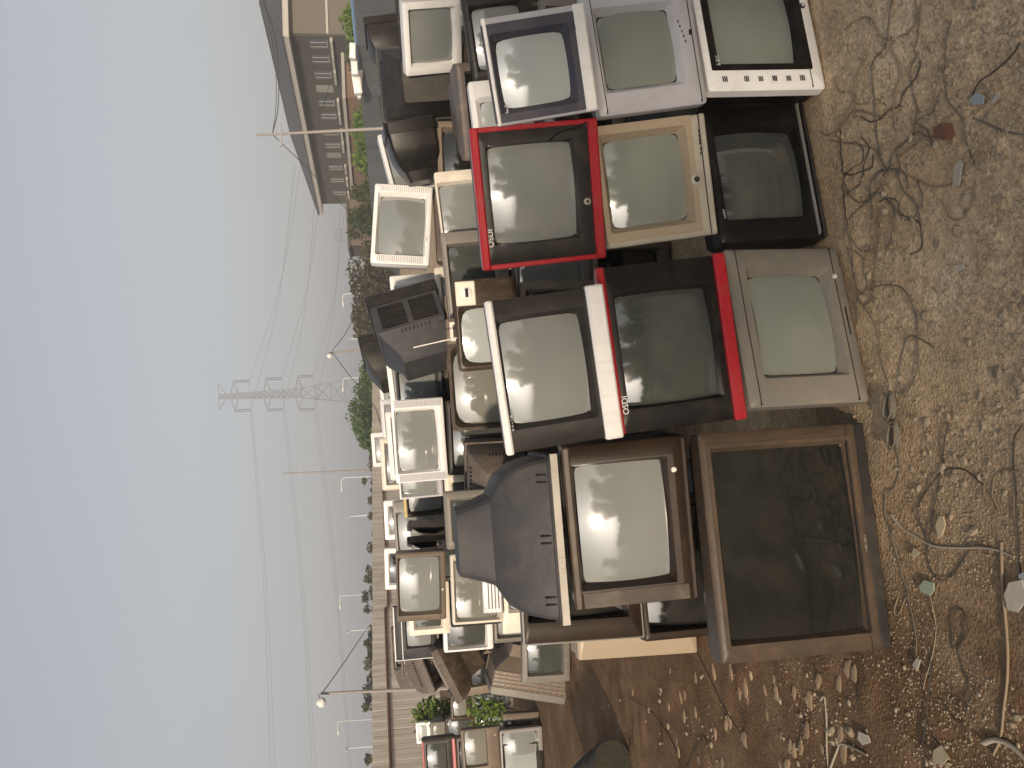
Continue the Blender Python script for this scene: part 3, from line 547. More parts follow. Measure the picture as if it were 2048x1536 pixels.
# light grey slotted back cover leaning before the pale set that mirrors the sun
c = at_y(985, 1186, 4.55); root = empty('back_panel', Matrix.Translation(c.tolist()) @ Matrix.Rotation(math.radians(-8), 4, 'X'))
MB().box(-.11, .11, 0, .03, -.05, .055, .006).build('panel', PL['silver'], root)
for k in range(4): MB().box(-.085, .07, -.002, .004, -.035+.018*k, -.029+.018*k).build('slot', PL['charcoal'], root)
tag(root, 'light grey slotted cover leaning before the pale set that mirrors the sun', 'television cover')
# ---------------------------------------------------------------- ground
def vnoise(x, y, seed=0):
    xi, yi = np.floor(x).astype(int), np.floor(y).astype(int); xf, yf = x - xi, y - yi
    def hsh(a, b):
        n = (a * 374761393 + b * 668265263 + seed * 69069) & 0x7fffffff; n = ((n ^ (n >> 13)) * 1274126177) & 0x7fffffff
        return (n & 0xffff) / 65535.0
    u, v = xf*xf*(3-2*xf), yf*yf*(3-2*yf)
    return (hsh(xi, yi)*(1-u) + hsh(xi+1, yi)*u)*(1-v) + (hsh(xi, yi+1)*(1-u) + hsh(xi+1, yi+1)*u)*v
def gz(x, y):
    x = np.asarray(x, float); y = np.asarray(y, float)
    z = .016*(vnoise(x*2.3, y*2.3, 1)-.5) + .012*(vnoise(x*7, y*7, 2)-.5) + .007*(vnoise(x*19, y*19, 3)-.5)
    lump = np.clip(vnoise(x*11+3, y*11, 5)-.62, 0, 1)*.05*np.clip((-x-.2)/1.2, 0, 1)
    return z + lump - .008
xs = np.concatenate([-np.geomspace(700, 4.4, 34), np.arange(-4.2, 2.4, .045), np.geomspace(2.5, 700, 40)])
ys = np.concatenate([-np.geomspace(300, 1.0, 16), np.arange(-.6, 1.5, .3), np.arange(1.6, 7.0, .045), np.geomspace(7.1, 1500, 46)])
XX, YY = np.meshgrid(xs, ys); ZZ = gz(XX, YY)
V = np.stack([XX, YY, ZZ], -1).reshape(-1, 3); nx_ = len(xs)
Fc = [(j*nx_+i, j*nx_+i+1, (j+1)*nx_+i+1, (j+1)*nx_+i) for j in range(len(ys)-1) for i in range(nx_-1)]
def dirt_material():
    m, t, p = nodes_of('packed_dirt'); L = t.links.new
    tc = N(t, 'ShaderNodeTexCoord'); co = tc.outputs['Object']
    def noise(s, d=8, r=.6):
        n = N(t, 'ShaderNodeTexNoise'); n.inputs['Scale'].default_value = s; n.inputs['Detail'].default_value = d; n.inputs['Roughness'].default_value = r; L(co, n.inputs['Vector']); return n.outputs['Fac']
    def ramp(f, stops):
        r = N(t, 'ShaderNodeValToRGB'); L(f, r.inputs[0]); e = r.color_ramp.elements
        e[0].position, e[0].color = stops[0][0], (*stops[0][1], 1); e[1].position, e[1].color = stops[-1][0], (*stops[-1][1], 1)
        for pos, c in stops[1:-1]:
            q = e.new(pos); q.color = (*c, 1)
        return r.outputs[0]
    a = ramp(noise(1.3), [(.30, (.41, .29, .175)), (.50, (.52, .41, .275)), (.70, (.60, .51, .375))])
    b = ramp(noise(14, 10, .7), [(.25, (.28, .24, .20)), (.55, (.48, .45, .42)), (.8, (.68, .66, .62))])
    # darker brown soil towards low x, paler towards high x, with a noisy edge
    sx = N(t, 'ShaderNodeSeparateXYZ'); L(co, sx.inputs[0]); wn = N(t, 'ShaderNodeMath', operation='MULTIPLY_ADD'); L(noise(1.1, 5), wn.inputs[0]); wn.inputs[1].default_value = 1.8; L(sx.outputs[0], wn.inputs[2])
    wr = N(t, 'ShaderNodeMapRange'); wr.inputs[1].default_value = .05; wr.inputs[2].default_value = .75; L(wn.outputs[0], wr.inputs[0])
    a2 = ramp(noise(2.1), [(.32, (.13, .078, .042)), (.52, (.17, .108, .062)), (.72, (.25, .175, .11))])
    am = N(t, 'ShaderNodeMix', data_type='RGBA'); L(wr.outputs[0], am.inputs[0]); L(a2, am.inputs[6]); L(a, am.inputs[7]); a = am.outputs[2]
    mx = N(t, 'ShaderNodeMix', data_type='RGBA', blend_type='OVERLAY'); mx.inputs[0].default_value = .6; L(a, mx.inputs[6]); L(b, mx.inputs[7])
    vo = N(t, 'ShaderNodeTexVoronoi'); vo.inputs['Scale'].default_value = 90; L(co, vo.inputs['Vector'])
    rv = ramp(vo.outputs['Color'], [(.35, (.72, .7, .68)), (.75, (1.3, 1.25, 1.18))])
    m2 = N(t, 'ShaderNodeMix', data_type='RGBA', blend_type='MULTIPLY'); m2.inputs[0].default_value = .55; L(mx.outputs[2], m2.inputs[6]); L(rv, m2.inputs[7])
    L(m2.outputs[2], p.inputs['Base Color']); p.inputs['Roughness'].default_value = .92; p.inputs['Specular IOR Level'].default_value = .2
    bn = N(t, 'ShaderNodeMath', operation='ADD'); L(noise(22, 12, .75), bn.inputs[0]); L(vo.outputs['Distance'], bn.inputs[1])
    bp = N(t, 'ShaderNodeBump'); bp.inputs['Strength'].default_value = .5; bp.inputs['Distance'].default_value = .006; L(bn.outputs[0], bp.inputs['Height']); L(bp.outputs[0], p.inputs['Normal'])
    return m
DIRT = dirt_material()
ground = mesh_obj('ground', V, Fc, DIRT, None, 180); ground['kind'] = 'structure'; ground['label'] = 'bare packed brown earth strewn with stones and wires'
# stones: the largest ones singly, the rest as gravel
STONE = surf('stone', (.42, .345, .25), (.32, .25, .17), scale=30, rough=.9, dirt=(.2, .135, .08), dirt_amt=.5, bump=.4, bscale=120, vary=.2, spec=.2)
CLOD = surf('clay_clod', (.40, .29, .19), (.30, .21, .13), scale=20, rough=.95, bump=.5, bscale=90, vary=.2, spec=.1)
def stone_verts(rnd, n=1):
    t = (1 + 5**.5) / 2; v = np.array([(-1,t,0),(1,t,0),(-1,-t,0),(1,-t,0),(0,-1,t),(0,1,t),(0,-1,-t),(0,1,-t),(t,0,-1),(t,0,1),(-t,0,-1),(-t,0,1)], float) / 1.9
    v *= rnd.uniform(.62, 1.18, (12, 1)); v *= np.array([1, rnd.uniform(.6, 1), rnd.uniform(.45, .8)]); return v
ICO = [(0,11,5),(0,5,1),(0,1,7),(0,7,10),(0,10,11),(1,5,9),(5,11,4),(11,10,2),(10,7,6),(7,1,8),(3,9,4),(3,4,2),(3,2,6),(3,6,8),(3,8,9),(4,9,5),(2,4,11),(6,2,10),(8,6,7),(9,8,1)]
stone_me = []
for k in range(10):
    me = bpy.data.meshes.new('stone')
    if k < 7: me.from_pydata([tuple(p) for p in stone_verts(RNG)], [], ICO)
    else:      # low rounded lump of dried mud
        ph = RNG.uniform(0, 6.3, 3); L_ = []
        for zz, rr in ((-.3, .9), (.1, 1.0), (.45, .72), (.6, .35)):
            L_.append([((rr*(1 + .22*math.sin(2*a + ph[0]) + .14*math.sin(3*a + ph[1]) + .08*math.sin(5*a + ph[2])))*math.cos(a)*.55, rr*(1 + .18*math.sin(2*a + ph[1]) + .1*math.sin(4*a + ph[0]))*math.sin(a)*.5, zz) for a in np.linspace(0, 2*math.pi, 12, endpoint=False)])
        q = MB().loft(L_, False, True); me.from_pydata(q.v, [], q.f); me.polygons.foreach_set('use_smooth', [True]*len(me.polygons))
    me.materials.append(STONE if k < 7 else CLOD); stone_me.append(me)
foot = [(Tv['F']['c'][0], Tv['F']['c'][1], Tv['F']['w']) for Tv in TV.values() if Tv['F']['bot'] < .05]
def clear(x, y):
    return not any(abs(x-a) < w*.52 and -.04 < y-b < .5 for a, b, w in foot)
cand = []
for k in range(9000):
    if k % 3:  px = (RNG.uniform(1560, 2080), RNG.uniform(-20, 1560))
    else: px = (RNG.uniform(1120, 1900), RNG.uniform(1250, 1560))
    if px[0] < 1700 and px[1] < 1300 and px[0] < 1640 + (px[1]-0)*.11: continue
    q = at_z(px[0], px[1], 0)
    if not clear(q[0], q[1]): continue
    dens = float(vnoise(np.array(q[0]*3.1), np.array(q[1]*3.1), 9)) + (.25 if q[0] > .1 else (-.12 if q[0] > -.4 else -.42))
    if RNG.random() > max(0.0, dens)**1.5: continue
    cand.append((q[0], q[1], float(np.clip(RNG.lognormal(-4.95, .50), .003, .024))))
for (x, y, s) in [(at_z(a, b)[0], at_z(a, b)[1], c) for a, b, c in ((1360,1395,.07),(1390,1425,.06),(1455,1440,.09),(1490,1400,.05),(1525,1380,.06),(1545,1360,.05),(1500,1350,.045),(1340,1345,.05),(1265,1385,.05),(1295,1420,.055),(1420,1490,.045),(1560,1470,.05),(1610,1400,.04),(1240,1400,.04),(1322,1380,.04),(1480,1475,.06),(1530,1430,.055),(1655,1465,.035))]:
    cand.append((x, y, s*.55))
for k in range(34):      # pale flat patches of dried mud
    a, b = RNG.uniform(1300, 1740), RNG.uniform(1335, 1545); q = at_z(a, b)
    if clear(q[0], q[1]): cand.append((q[0], q[1], float(RNG.uniform(.027, .05))))
cand.sort(key=lambda c: -c[2] * (1 if c[1] > 0 else 1) / max(1, c[1]))
for k, (x, y, s) in enumerate(cand[:300]):
    M = Matrix.Translation((x, y, float(gz(x, y)) + s*(.03 if s > .026 else .10))) @ Matrix.Rotation(random.uniform(-.5, .5) if s > .026 else random.uniform(0, 6.3), 4, 'Z') @ Matrix.Diagonal((s*(1.7 if s > .026 else 1.1), s*(1.1 if s > .026 else 1), s*(.17 if s > .026 else .8), 1))
    share(stone_me[7 + k % 3] if s > .026 else stone_me[k % 7], 'stone', ground, M)
mb = MB()
for (x, y, s) in cand[300:]:
    v = stone_verts(RNG) * s; a = RNG.uniform(0, 6.3); c, sn = math.cos(a), math.sin(a)
    mb.add(np.stack([v[:,0]*c - v[:,1]*sn + x, v[:,0]*sn + v[:,1]*c + y, v[:,2] + float(gz(x, y)) + s*.15], -1), ICO)
for k in range(22000):
    px = (RNG.uniform(1560, 2080), RNG.uniform(-20, 1560))
    q = at_z(px[0], px[1], 0)
    if not clear(q[0], q[1]) or RNG.random() > float(vnoise(np.array(q[0]*4.1), np.array(q[1]*4.1), 12)) + (.1 if q[0] > 0 else -.38): continue
    s = RNG.uniform(.0018, .0048); v = stone_verts(RNG) * s
    mb.add(v + np.array([q[0], q[1], float(gz(q[0], q[1])) + s*.2]), ICO)
g = mb.build('gravel', STONE, ground); g['kind'] = 'stuff'
# ---------------------------------------------------------------- cables and litter on the ground
def gpath(pts, lift=.004):
    out = []
    for (x, y) in pts:
        q = at_z(x, y, 0); out.append((q[0], q[1], float(gz(q[0], q[1])) + lift))
    return out
CAB = dict(grey=surf('cable_grey', (.13, .115, .09), rough=.7, bump=0), black=surf('cable_black', (.035, .032, .028), rough=.6, bump=0), tan=surf('cable_tan', (.24, .18, .115), rough=.8, bump=.1), pale=surf('cable_pale', (.33, .29, .22), rough=.8, bump=0), blue=surf('cable_blue', (.06, .12, .17), rough=.6, bump=0))
CABLES = [
 ('grey', .0035, [(1780,-10),(1778,60),(1770,95),(1750,120),(1745,160),(1748,225),(1755,290),(1768,330)], 'grey wire running in from the white stickered set'),
 ('tan', .0035, [(1690,60),(1722,35),(1742,40),(1760,70),(1776,85),(1790,120),(1795,155),(1785,205),(1788,260),(1795,310)], 'tan wire arching past loose gravel'),
 ('grey', .003, [(1835,8),(1830,60),(1826,110),(1815,140),(1818,180),(1828,215),(1830,245),(1850,260),(1862,290)], 'thin grey wire over the light gravel'),
 ('tan', .004, [(1640,262),(1655,270),(1668,262),(1685,245),(1702,226),(1718,220),(1740,226),(1765,235)], 'light tan wire curling from under the black set'),
 ('grey', .003, [(1900,40),(1890,70),(1886,110),(1888,160),(1892,200),(1905,216),(1925,240),(1930,280),(1950,330)], 'grey wire with a kink near the brick piece'),
 ('black', .003, [(2035,85),(2015,110),(1985,140),(1955,165),(1942,185),(1938,205)], 'thin black wire reaching out over the bare dirt'),
 ('tan', .0035, [(1960,300),(1935,340),(1905,365),(1875,373),(1850,365),(1820,350)], 'tan wire bent round a white plastic shard'),
 ('grey', .003, [(1945,235),(1975,250),(2010,262),(2050,270)], 'grey wire crossing dirt beside the blue-white shard'),
 ('tan', .0032, [(1660,280),(1690,285),(1720,288),(1750,300),(1765,330),(1778,345),(1800,310),(1830,285),(1850,270)], 'tan wire looping between two gravel patches'),
 ('grey', .003, [(1690,480),(1700,440),(1725,410),(1755,385),(1775,400),(1790,425),(1785,470),(1770,500)], 'grey wire loop before the gap of the black set'),
 ('tan', .003, [(1700,435),(1705,475),(1720,500),(1745,498),(1760,470),(1752,440),(1755,420)], 'tan wire loop close to the black set'),
 ('grey', .003, [(1780,395),(1800,430),(1822,440),(1838,420),(1845,395),(1835,360)], 'grey wire bight on the gravel before the black set'),
 ('tan', .003, [(1885,395),(1895,430),(1912,440),(1930,430),(1945,400),(1950,360)], 'tan wire bight far out on the dirt'),
 ('grey', .0032, [(1700,505),(1705,540),(1712,580),(1725,610),(1740,600),(1750,575),(1775,570),(1800,575),(1818,595),(1828,640),(1832,690),(1834,730),(1822,770),(1800,790)], 'long grey wire bowing out past the grey-brown set'),
 ('tan', .003, [(1735,615),(1750,650),(1760,690),(1770,730),(1778,780),(1785,810)], 'tan wire lying beside the long bowed grey one'),
 ('grey', .003, [(1800,790),(1795,740),(1805,690),(1818,672),(1840,680),(1865,695)], 'short grey wire ending in a plug'),
 ('tan', .003, [(1700,455),(1708,520),(1705,560),(1728,590),(1745,560),(1752,500),(1756,450),(1770,420)], 'tangled tan wire under the grey-brown set front'),
 ('grey', .003, [(1790,895),(1795,940),(1785,975),(1770,990),(1765,1030),(1780,1060),(1790,1100),(1800,1150),(1810,1180)], 'grey wire trailing along the biggest set'),
 ('black', .0028, [(1895,845),(1885,900),(1875,950),(1868,1000),(1858,1060),(1850,1110),(1862,1150),(1885,1160),(1905,1140),(1925,1110),(1932,1100)], 'long dark wire hooking round on bare dirt'),
 ('black', .0028, [(1960,970),(1940,950),(1915,938),(1885,940),(1865,960),(1845,990),(1833,1015),(1838,1045),(1845,1075)], 'dark wire arch beside the hooked one'),
 ('black', .0028, [(2040,850),(2025,880),(2022,930),(2024,980),(2028,1050),(2032,1130),(2040,1200)], 'dark wire along the pale stick'),
 ('tan', .0028, [(2035,945),(2010,940),(1985,950),(1978,975),(1982,1000),(1990,1025)], 'tan wire loop ending at a small plug'),
 ('grey', .0026, [(1805,1160),(1815,1190),(1820,1220),(1826,1260),(1830,1290),(1832,1330)], 'fine grey wire beside the biggest set, pointing at the dirt'),
 ('tan', .0026, [(1810,1195),(1795,1230),(1790,1215),(1800,1160)], 'fine tan wire at the foot of the biggest set'),
 ('tan', .0026, [(1830,1150),(1855,1190),(1868,1240),(1866,1290),(1855,1340),(1845,1380)], 'fine tan wire below the greenish paper'),
 ('black', .0026, [(1905,1300),(1900,1260),(1905,1225),(1915,1218),(1925,1235),(1928,1265),(1915,1300),(1925,1340),(1938,1365),(1935,1410),(1920,1445),(1900,1430),(1880,1400)], 'dark looped string on the bare dirt'),
 ('black', .0026, [(1860,1310),(1858,1360),(1855,1420),(1850,1480),(1846,1540)], 'dark straight string running off over the dirt'),
 ('black', .0035, [(1395,1305),(1415,1350),(1445,1410),(1475,1465)], 'thin dark rod lying from the biggest set over clay lumps'),
 ('black', .003, [(1260,1395),(1300,1425),(1330,1460),(1350,1500),(1362,1545)], 'dark bent wire over the clods by the log'),
 ('black', .003, [(1375,1540),(1385,1505),(1405,1475),(1415,1490),(1425,1535)], 'dark hairpin wire on brown dirt'),
]
_r = random.Random(5)
for q in range(14):
    x0, y0 = _r.uniform(1690, 1800), _r.uniform(70, 520); x0 += max(0, 60 - y0*.1)*0; a = _r.uniform(0, 6.28); pts = []
    for k in range(9):
        pts.append((x0, y0)); a += _r.uniform(-.9, 1.1); x0 += 20*math.cos(a); y0 += 26*math.sin(a); x0 = max(x0, 1655 + y0*.09)
    CABLES.append((_r.choice(['grey', 'tan', 'grey', 'black']), _r.choice([.0024, .003]), pts, 'thin tangled wire on the gravel before the front row'))
for col, r, pts, lab in CABLES:
    P = spline(gpath(pts, r), 6)
    P = [np.array(p) + np.array([0, 0, .004*max(0, math.sin(i*.35 + r*9000))]) for i, p in enumerate(P)]
    tag(MB().tube(P, r*.68, 6).build('cable', CAB[col], None, 60), lab, 'cable', 'cables on the ground')
# two small coils of flex near the grey-brown set
for q, (px, py) in enumerate(((1787, 812), (1795, 870))):
    c = at_z(px, py); P = [(c[0] + (.040+.009*math.sin(t*.7))*math.cos(t*1.02), c[1] + (.024+.006*math.cos(t*.9))*math.sin(t), c[2] + .004 + .0007*t) for t in np.arange(0, 2*math.pi*4, .4)]
    tag(MB().tube(P, .0035, 6).build('cable_coil', CAB['grey'], None, 60), ('dark coil of flex before the gap beside the grey-brown set', 'second dark flex coil, just before the biggest set')[q], 'cable coil', 'coils of flex')
# litter
WHT = surf('litter_white', (.40, .37, .31), rough=.7, dirt=DUST, dirt_amt=.4, bump=.1); GRN = surf('litter_green', (.28, .34, .26), rough=.8, dirt=DUST, dirt_amt=.4); LEAFM = surf('litter_leaf', (.40, .33, .22), rough=.8, dirt=(.2, .14, .08)); BRK = surf('brick', (.15, .07, .045), (.10, .05, .035), scale=25, rough=.9, bump=.4); BLU = surf('litter_blue', (.27, .31, .33), rough=.6, dirt=DUST)
def shard(name, mat, pts, lab, cat, th=.004, lift=.006, tilt=.006):
    P = [at_z(x, y) for x, y in pts]; n = len(P); b = float(np.mean([gz(p[0], p[1]) for p in P]))
    cx_, cy_ = np.mean([p[0] for p in P]), np.mean([p[1] for p in P]); top = [(p[0], p[1], b + lift*1.3 + th + tilt*8*((p[0]-cx_) + .6*(p[1]-cy_))) for i, p in enumerate(P)]; bot = [(p[0], p[1], z - th) for p, (_, _, z) in zip(P, top)]
    f = [tuple(range(n)), tuple(reversed(range(n, 2*n)))] + [(i, n+i, n+(i+1) % n, (i+1) % n) for i in range(n)]
    return tag(mesh_obj(name, top + bot, f, mat), lab, cat, 'litter on the ground')
shard('plastic_shard', BLU, [(1940,200),(1955,185),(1968,192),(1966,208),(1948,210)], 'bluish white plastic shard among the wires', 'shard')
shard('plastic_shard', WHT, [(1981,205),(1996,185),(2000,192),(1986,207)], 'small white shard beside the bluish one', 'shard')
shard('plastic_shard', WHT, [(1910,372),(1914,335),(1926,320),(1930,325),(1922,372)], 'long white plastic shard with dark wires round it', 'shard')
shard('plastic_shard', WHT, [(1908,532),(1928,528),(1930,537),(1914,544)], 'small white rectangle of plastic on bare dirt', 'shard')
shard('brick_piece', BRK, [(1882,255),(1900,246),(1908,268),(1902,280),(1884,276)], 'reddish broken brick piece among the wires', 'brick', th=.03, lift=.0)
shard('dry_leaf', LEAFM, [(1872,1052),(1880,1032),(1888,1033),(1890,1050),(1884,1068),(1876,1076)], 'pale curled dry leaf on the dirt', 'leaf', tilt=.012)
shard('paper_scrap', GRN, [(1839,1172),(1850,1160),(1868,1166),(1866,1182),(1858,1192),(1842,1184)], 'greenish crumpled paper scrap below the biggest set', 'paper', tilt=.012)
shard('paper_scrap', LEAFM, [(1824,1110),(1830,1095),(1842,1104),(1828,1116)], 'small beige scrap near the pale stick', 'paper')
shard('paper_scrap', WHT, [(2008,1190),(2020,1165),(2045,1160),(2050,1200),(2030,1225),(2012,1220)], 'torn white bag scrap by a blue strip', 'paper', tilt=.015)
shard('plastic_shard', BLU, [(2036,1150),(2056,1140),(2056,1190),(2042,1190)], 'blue plastic strip next to the torn white bag', 'shard')
shard('flat_stone', WHT, [(1722,1462),(1740,1470),(1744,1485),(1728,1490),(1720,1478)], 'angular pale chip on the brown dirt', 'stone', tilt=.01)
shard('flat_stone', WHT, [(1826,1330),(1836,1315),(1842,1320),(1834,1342)], 'narrow pale chip beside dark strings', 'stone')
shard('flat_stone', LEAFM, [(1875,1500),(1890,1490),(1905,1515),(1890,1530),(1872,1522)], 'rough beige chip by the dark straight string', 'stone')
for pts, r, lab in (([(1780,1030),(1800,1055),(1830,1075),(1862,1092),(1910,1096),(1960,1096),(1995,1103),(2022,1115)], .0038, 'pale bent stick running out from the biggest set'),
                    ([(1995,1085),(1998,1130),(2000,1180),(2005,1240),(2012,1300),(2013,1360),(2008,1420),(1998,1475),(1985,1510)], .0042, 'long pale rod curving across the dirt'),
                    ([(1968,1486),(1990,1480),(2020,1492),(2055,1525)], .0075, 'grey plastic pipe end in the dirt'),
                    ([(1640,1400),(1648,1395),(1650,1440),(1650,1500),(1655,1545)], .004, 'forked twig on the brown dirt'),
                    ([(1655,1545),(1670,1500),(1680,1488),(1715,1500),(1735,1510)], .0045, 'bent twig with a side branch, near the angular chip')):
    P = spline(gpath(pts, r), 6)
    tag(MB().tube(P, [r*(1.1 - .3*i/len(P)) for i in range(len(P))], 7).build('stick', CAB['pale'] if r != .0042 else CAB['tan'], None, 60), lab, 'stick', 'sticks on the ground')
# dark log lying by the far pile
a, b = at_z(1085, 1530, .0), at_z(1262, 1490, 0)
BARK = surf('bark', (.032, .028, .018), (.02, .018, .012), scale=9, rough=.95, bump=.9, bscale=45, dirt=(.06, .06, .025), dirt_amt=.3, stretch=(1, 1, 1))
P = [np.array([-2.66 - .60*t, 5.78 + 1.0*t, .12 + .01*math.sin(t*5)]) for t in np.linspace(0, 1, 16)]
rad = [.135*(1 + .1*math.sin(i*1.7)) for i in range(16)]
tag(MB().tube(P, rad, 14).build('log', BARK, None, 50), 'dark mossy log lying on the dirt at the edge', 'log')
# ---------------------------------------------------------------- foliage
def leafmat(name, c1, c2, trans=.25):
    m, t, p = nodes_of(name); L = t.links.new
    g = N(t, 'ShaderNodeNewGeometry'); r = N(t, 'ShaderNodeMix', data_type='RGBA'); L(g.outputs['Random Per Island'], r.inputs[0]); r.inputs[6].default_value = (*c1, 1); r.inputs[7].default_value = (*c2, 1)
    L(r.outputs[2], p.inputs['Base Color']); p.inputs['Roughness'].default_value = .65; p.inputs['Specular IOR Level'].default_value = .25
    tr = N(t, 'ShaderNodeBsdfTranslucent'); L(r.outputs[2], tr.inputs['Color']); mx = N(t, 'ShaderNodeMixShader'); mx.inputs[0].default_value = trans
    L(p.outputs[0], mx.inputs[1]); L(tr.outputs[0], mx.inputs[2]); L(mx.outputs[0], t.nodes['Material Output'].inputs[0]); MATS[name] = m; return m
LF = dict(green=leafmat('leaf_green', (.035, .075, .018), (.10, .15, .035)), dark=leafmat('leaf_dark', (.02, .04, .014), (.06, .085, .03)), dull=leafmat('leaf_dull', (.05, .055, .025), (.11, .11, .05)), grass=leafmat('leaf_grass', (.07, .13, .02), (.17, .23, .05)), russet=leafmat('leaf_russet', (.05, .035, .022), (.09, .085, .035)))
TRUNK = surf('trunk', (.09, .07, .05), (.05, .04, .03), scale=10, rough=.95, bump=.6, bscale=40)
def leaves(centers, radii, n, size, rng, flat=.9):
    k = rng.integers(0, len(centers), n); C = np.asarray(centers)[k]; R = np.asarray(radii)[k]
    d = rng.normal(size=(n, 3)); d /= np.linalg.norm(d, axis=1)[:, None]; rr = rng.uniform(.25, 1, n)**.55
    P = C + d * (rr[:, None] * R)
    a = rng.normal(size=(n, 3)); a /= np.linalg.norm(a, axis=1)[:, None]; b = np.cross(a, rng.normal(size=(n, 3))); b /= np.linalg.norm(b, axis=1)[:, None]
    s = rng.uniform(.6, 1.4, n)[:, None] * size
    v = np.stack([P - a*s, P + b*s*.45, P + a*s, P - b*s*.45], 1).reshape(-1, 3)
    return v, [(4*i, 4*i+1, 4*i+2, 4*i+3) for i in range(n)]
def tree(name, base, h, r, label, cat='tree', leaf='green', n=3000, size=.1, seed=1, group=None, trunk=.35, blobs=14, tr=None, spread=1.0):
    rng = np.random.default_rng(seed); root = empty(name, Matrix.Translation([float(v) for v in base])); tr = tr or h*.022
    mb = MB(); top = np.array([rng.normal()*.05*h, rng.normal()*.05*h, h*.8]); st = [np.zeros(3), np.array([0, 0, h*trunk]), top*.75, top]
    mb.tube(st, [tr*1.3, tr, tr*.6, tr*.25], 7)
    cs, rs = [], []
    for k in range(blobs):
        a = rng.uniform(0, 6.28); e = rng.uniform(trunk, 1.0); q = np.array([math.cos(a), math.sin(a), 0]) * r * rng.uniform(.25, .85) * (1.15 - abs(e-.55)*1.1) * spread + np.array([0, 0, h*e*.93])
        s0 = np.array([0, 0, 1])*h*min(.75, e*.7) + top*np.array([.5, .5, 0]); mb.tube([s0, (s0+q)/2 + np.array([0, 0, .05*h]), q], [tr*.45, tr*.3, tr*.1], 5)
        cs.append(q); f = r * rng.uniform(.28, .52); rs.append((f, f, f*rng.uniform(.6, .9)))
    mb.build('trunk', TRUNK, root, 50)
    v, f = leaves(cs, rs, n, size, rng); mesh_obj('crown', v, f, LF[leaf], root)
    tag(root, label, cat, group); return root
def shrub(name, base, h, r, label, leaf, n, size, seed, group=None, elong=None, cat='shrub'):
    rng = np.random.default_rng(seed); root = empty(name, Matrix.Translation([float(v) for v in base])); mb = MB(); cs, rs = [], []
    ex = elong if elong is not None else np.array([1.0, 0, 0])*r
    for k in range(9):
        q = ex*rng.uniform(-1, 1) + np.array([rng.normal()*.15*r, rng.normal()*.15*r, h*rng.uniform(.3, .85)]); mb.tube([q*np.array([.8, .8, 0]), q*np.array([1, 1, .6]), q], [.02*h, .012*h, .004*h], 5)
        cs.append(q); f = r*rng.uniform(.25, .45); rs.append((f, f, h*.28))
    mb.build('stem', TRUNK, root, 50); v, f = leaves(cs, rs, n, size, rng); v[:, 2] = np.maximum(v[:, 2], .0); mesh_obj('foliage', v, f, LF[leaf], root)
    tag(root, label, cat, group); return root
# ---------------------------------------------------------------- pale sheet wall (one sheet after another)
def lerp(a, b, t): return np.asarray(a)*(1-t) + np.asarray(b)*t
WALLM = surf('pale_sheet', (.66, .595, .51), (.58, .52, .44), scale=1.2, rough=.75, dirt=(.20, .12, .07), dirt_amt=.35, vary=.10, stretch=(2.2, 2.2, .5), bump=.1, bscale=8)
RUST = surf('rust', (.17, .065, .03), (.09, .04, .022), scale=5, rough=.9, bump=.4, bscale=30)
WA, WB = at_y(745, 1640, 27.0), at_y(744, 655, 62.0)      # top of the wall, near end and far corner
Ht = 2.5; WA = np.array([WA[0], WA[1], 0]); WB = np.array([WB[0], WB[1], 0])
wall = empty('sheet_wall', Matrix.Translation(WA.tolist())); d = WB - WA; Lw = np.linalg.norm(d); d /= Lw; ang = math.atan2(d[1], d[0]); W = .85; n = int(Lw / W)
zA = 1.6 + (1.6*0) ; ztop = lambda t: (at_y(745, 1640, 27.0)[2])*(1-t) + (at_y(744, 655, 62.0)[2])*t
pm = MB()
prof = [(0, 0), (.03, 0), (.05, .006), (.2, .006), (.22, 0), (.42, 0), (.44, .006), (.6, .006), (.62, 0), (.835, 0)]
for zz in (0,): pass
pv = [(x, -y, 0) for x, y in prof] + [(x, -y, 1) for x, y in prof] + [(x, -y+.008, 0) for x, y in prof] + [(x, -y+.008, 1) for x, y in prof]; m_ = len(prof)
pf = [(i, i+1, m_+i+1, m_+i) for i in range(m_-1)] + [(2*m_+i+1, 2*m_+i, 3*m_+i, 3*m_+i+1) for i in range(m_-1)] + [(m_+i, m_+i+1, 3*m_+i+1, 3*m_+i) for i in range(m_-1)]
pme = bpy.data.meshes.new('wall_sheet'); pme.from_pydata(pv, [], pf); pme.materials.append(WALLM)
for i in range(n):
    t = (i + .5)/n; p = d*(i*W); M = Matrix.Translation((p[0], p[1], -.02)) @ Matrix.Rotation(ang, 4, 'Z') @ Matrix.Translation((0, -.004*(i % 2), 0)) @ Matrix.Diagonal((1, 1, ztop(t) + .02 + random.uniform(-.015, .015), 1))
    share(pme, 'wall_sheet', wall, M)
mbk = MB().box(0, Lw, .03, .10, 0, .98); bk = mbk.build('backing_frame', RUST, wall, None, Matrix.Rotation(ang, 4, 'Z') @ Matrix.Diagonal((1, 1, ztop(.5)*.9, 1)))
def along(s, off, z): return tuple((d*s + np.array([d[1], -d[0], 0])*off) + np.array([0, 0, z]))
MB().tube([along(1.0, .10, ztop(0)-.62), along(9.5, .10, ztop(.1)-.58)], .05, 8).build('rail', RUST, wall, 60)
MB().tube([along(9.5, .10, ztop(.1)-.58), along(9.6, .10, ztop(.1)-.72), along(24, .10, ztop(.4)-.55)], .05, 8).build('rail', RUST, wall, 60)
tag(wall, 'pale beige wall of upright metal sheets with a rusty rail', 'wall')
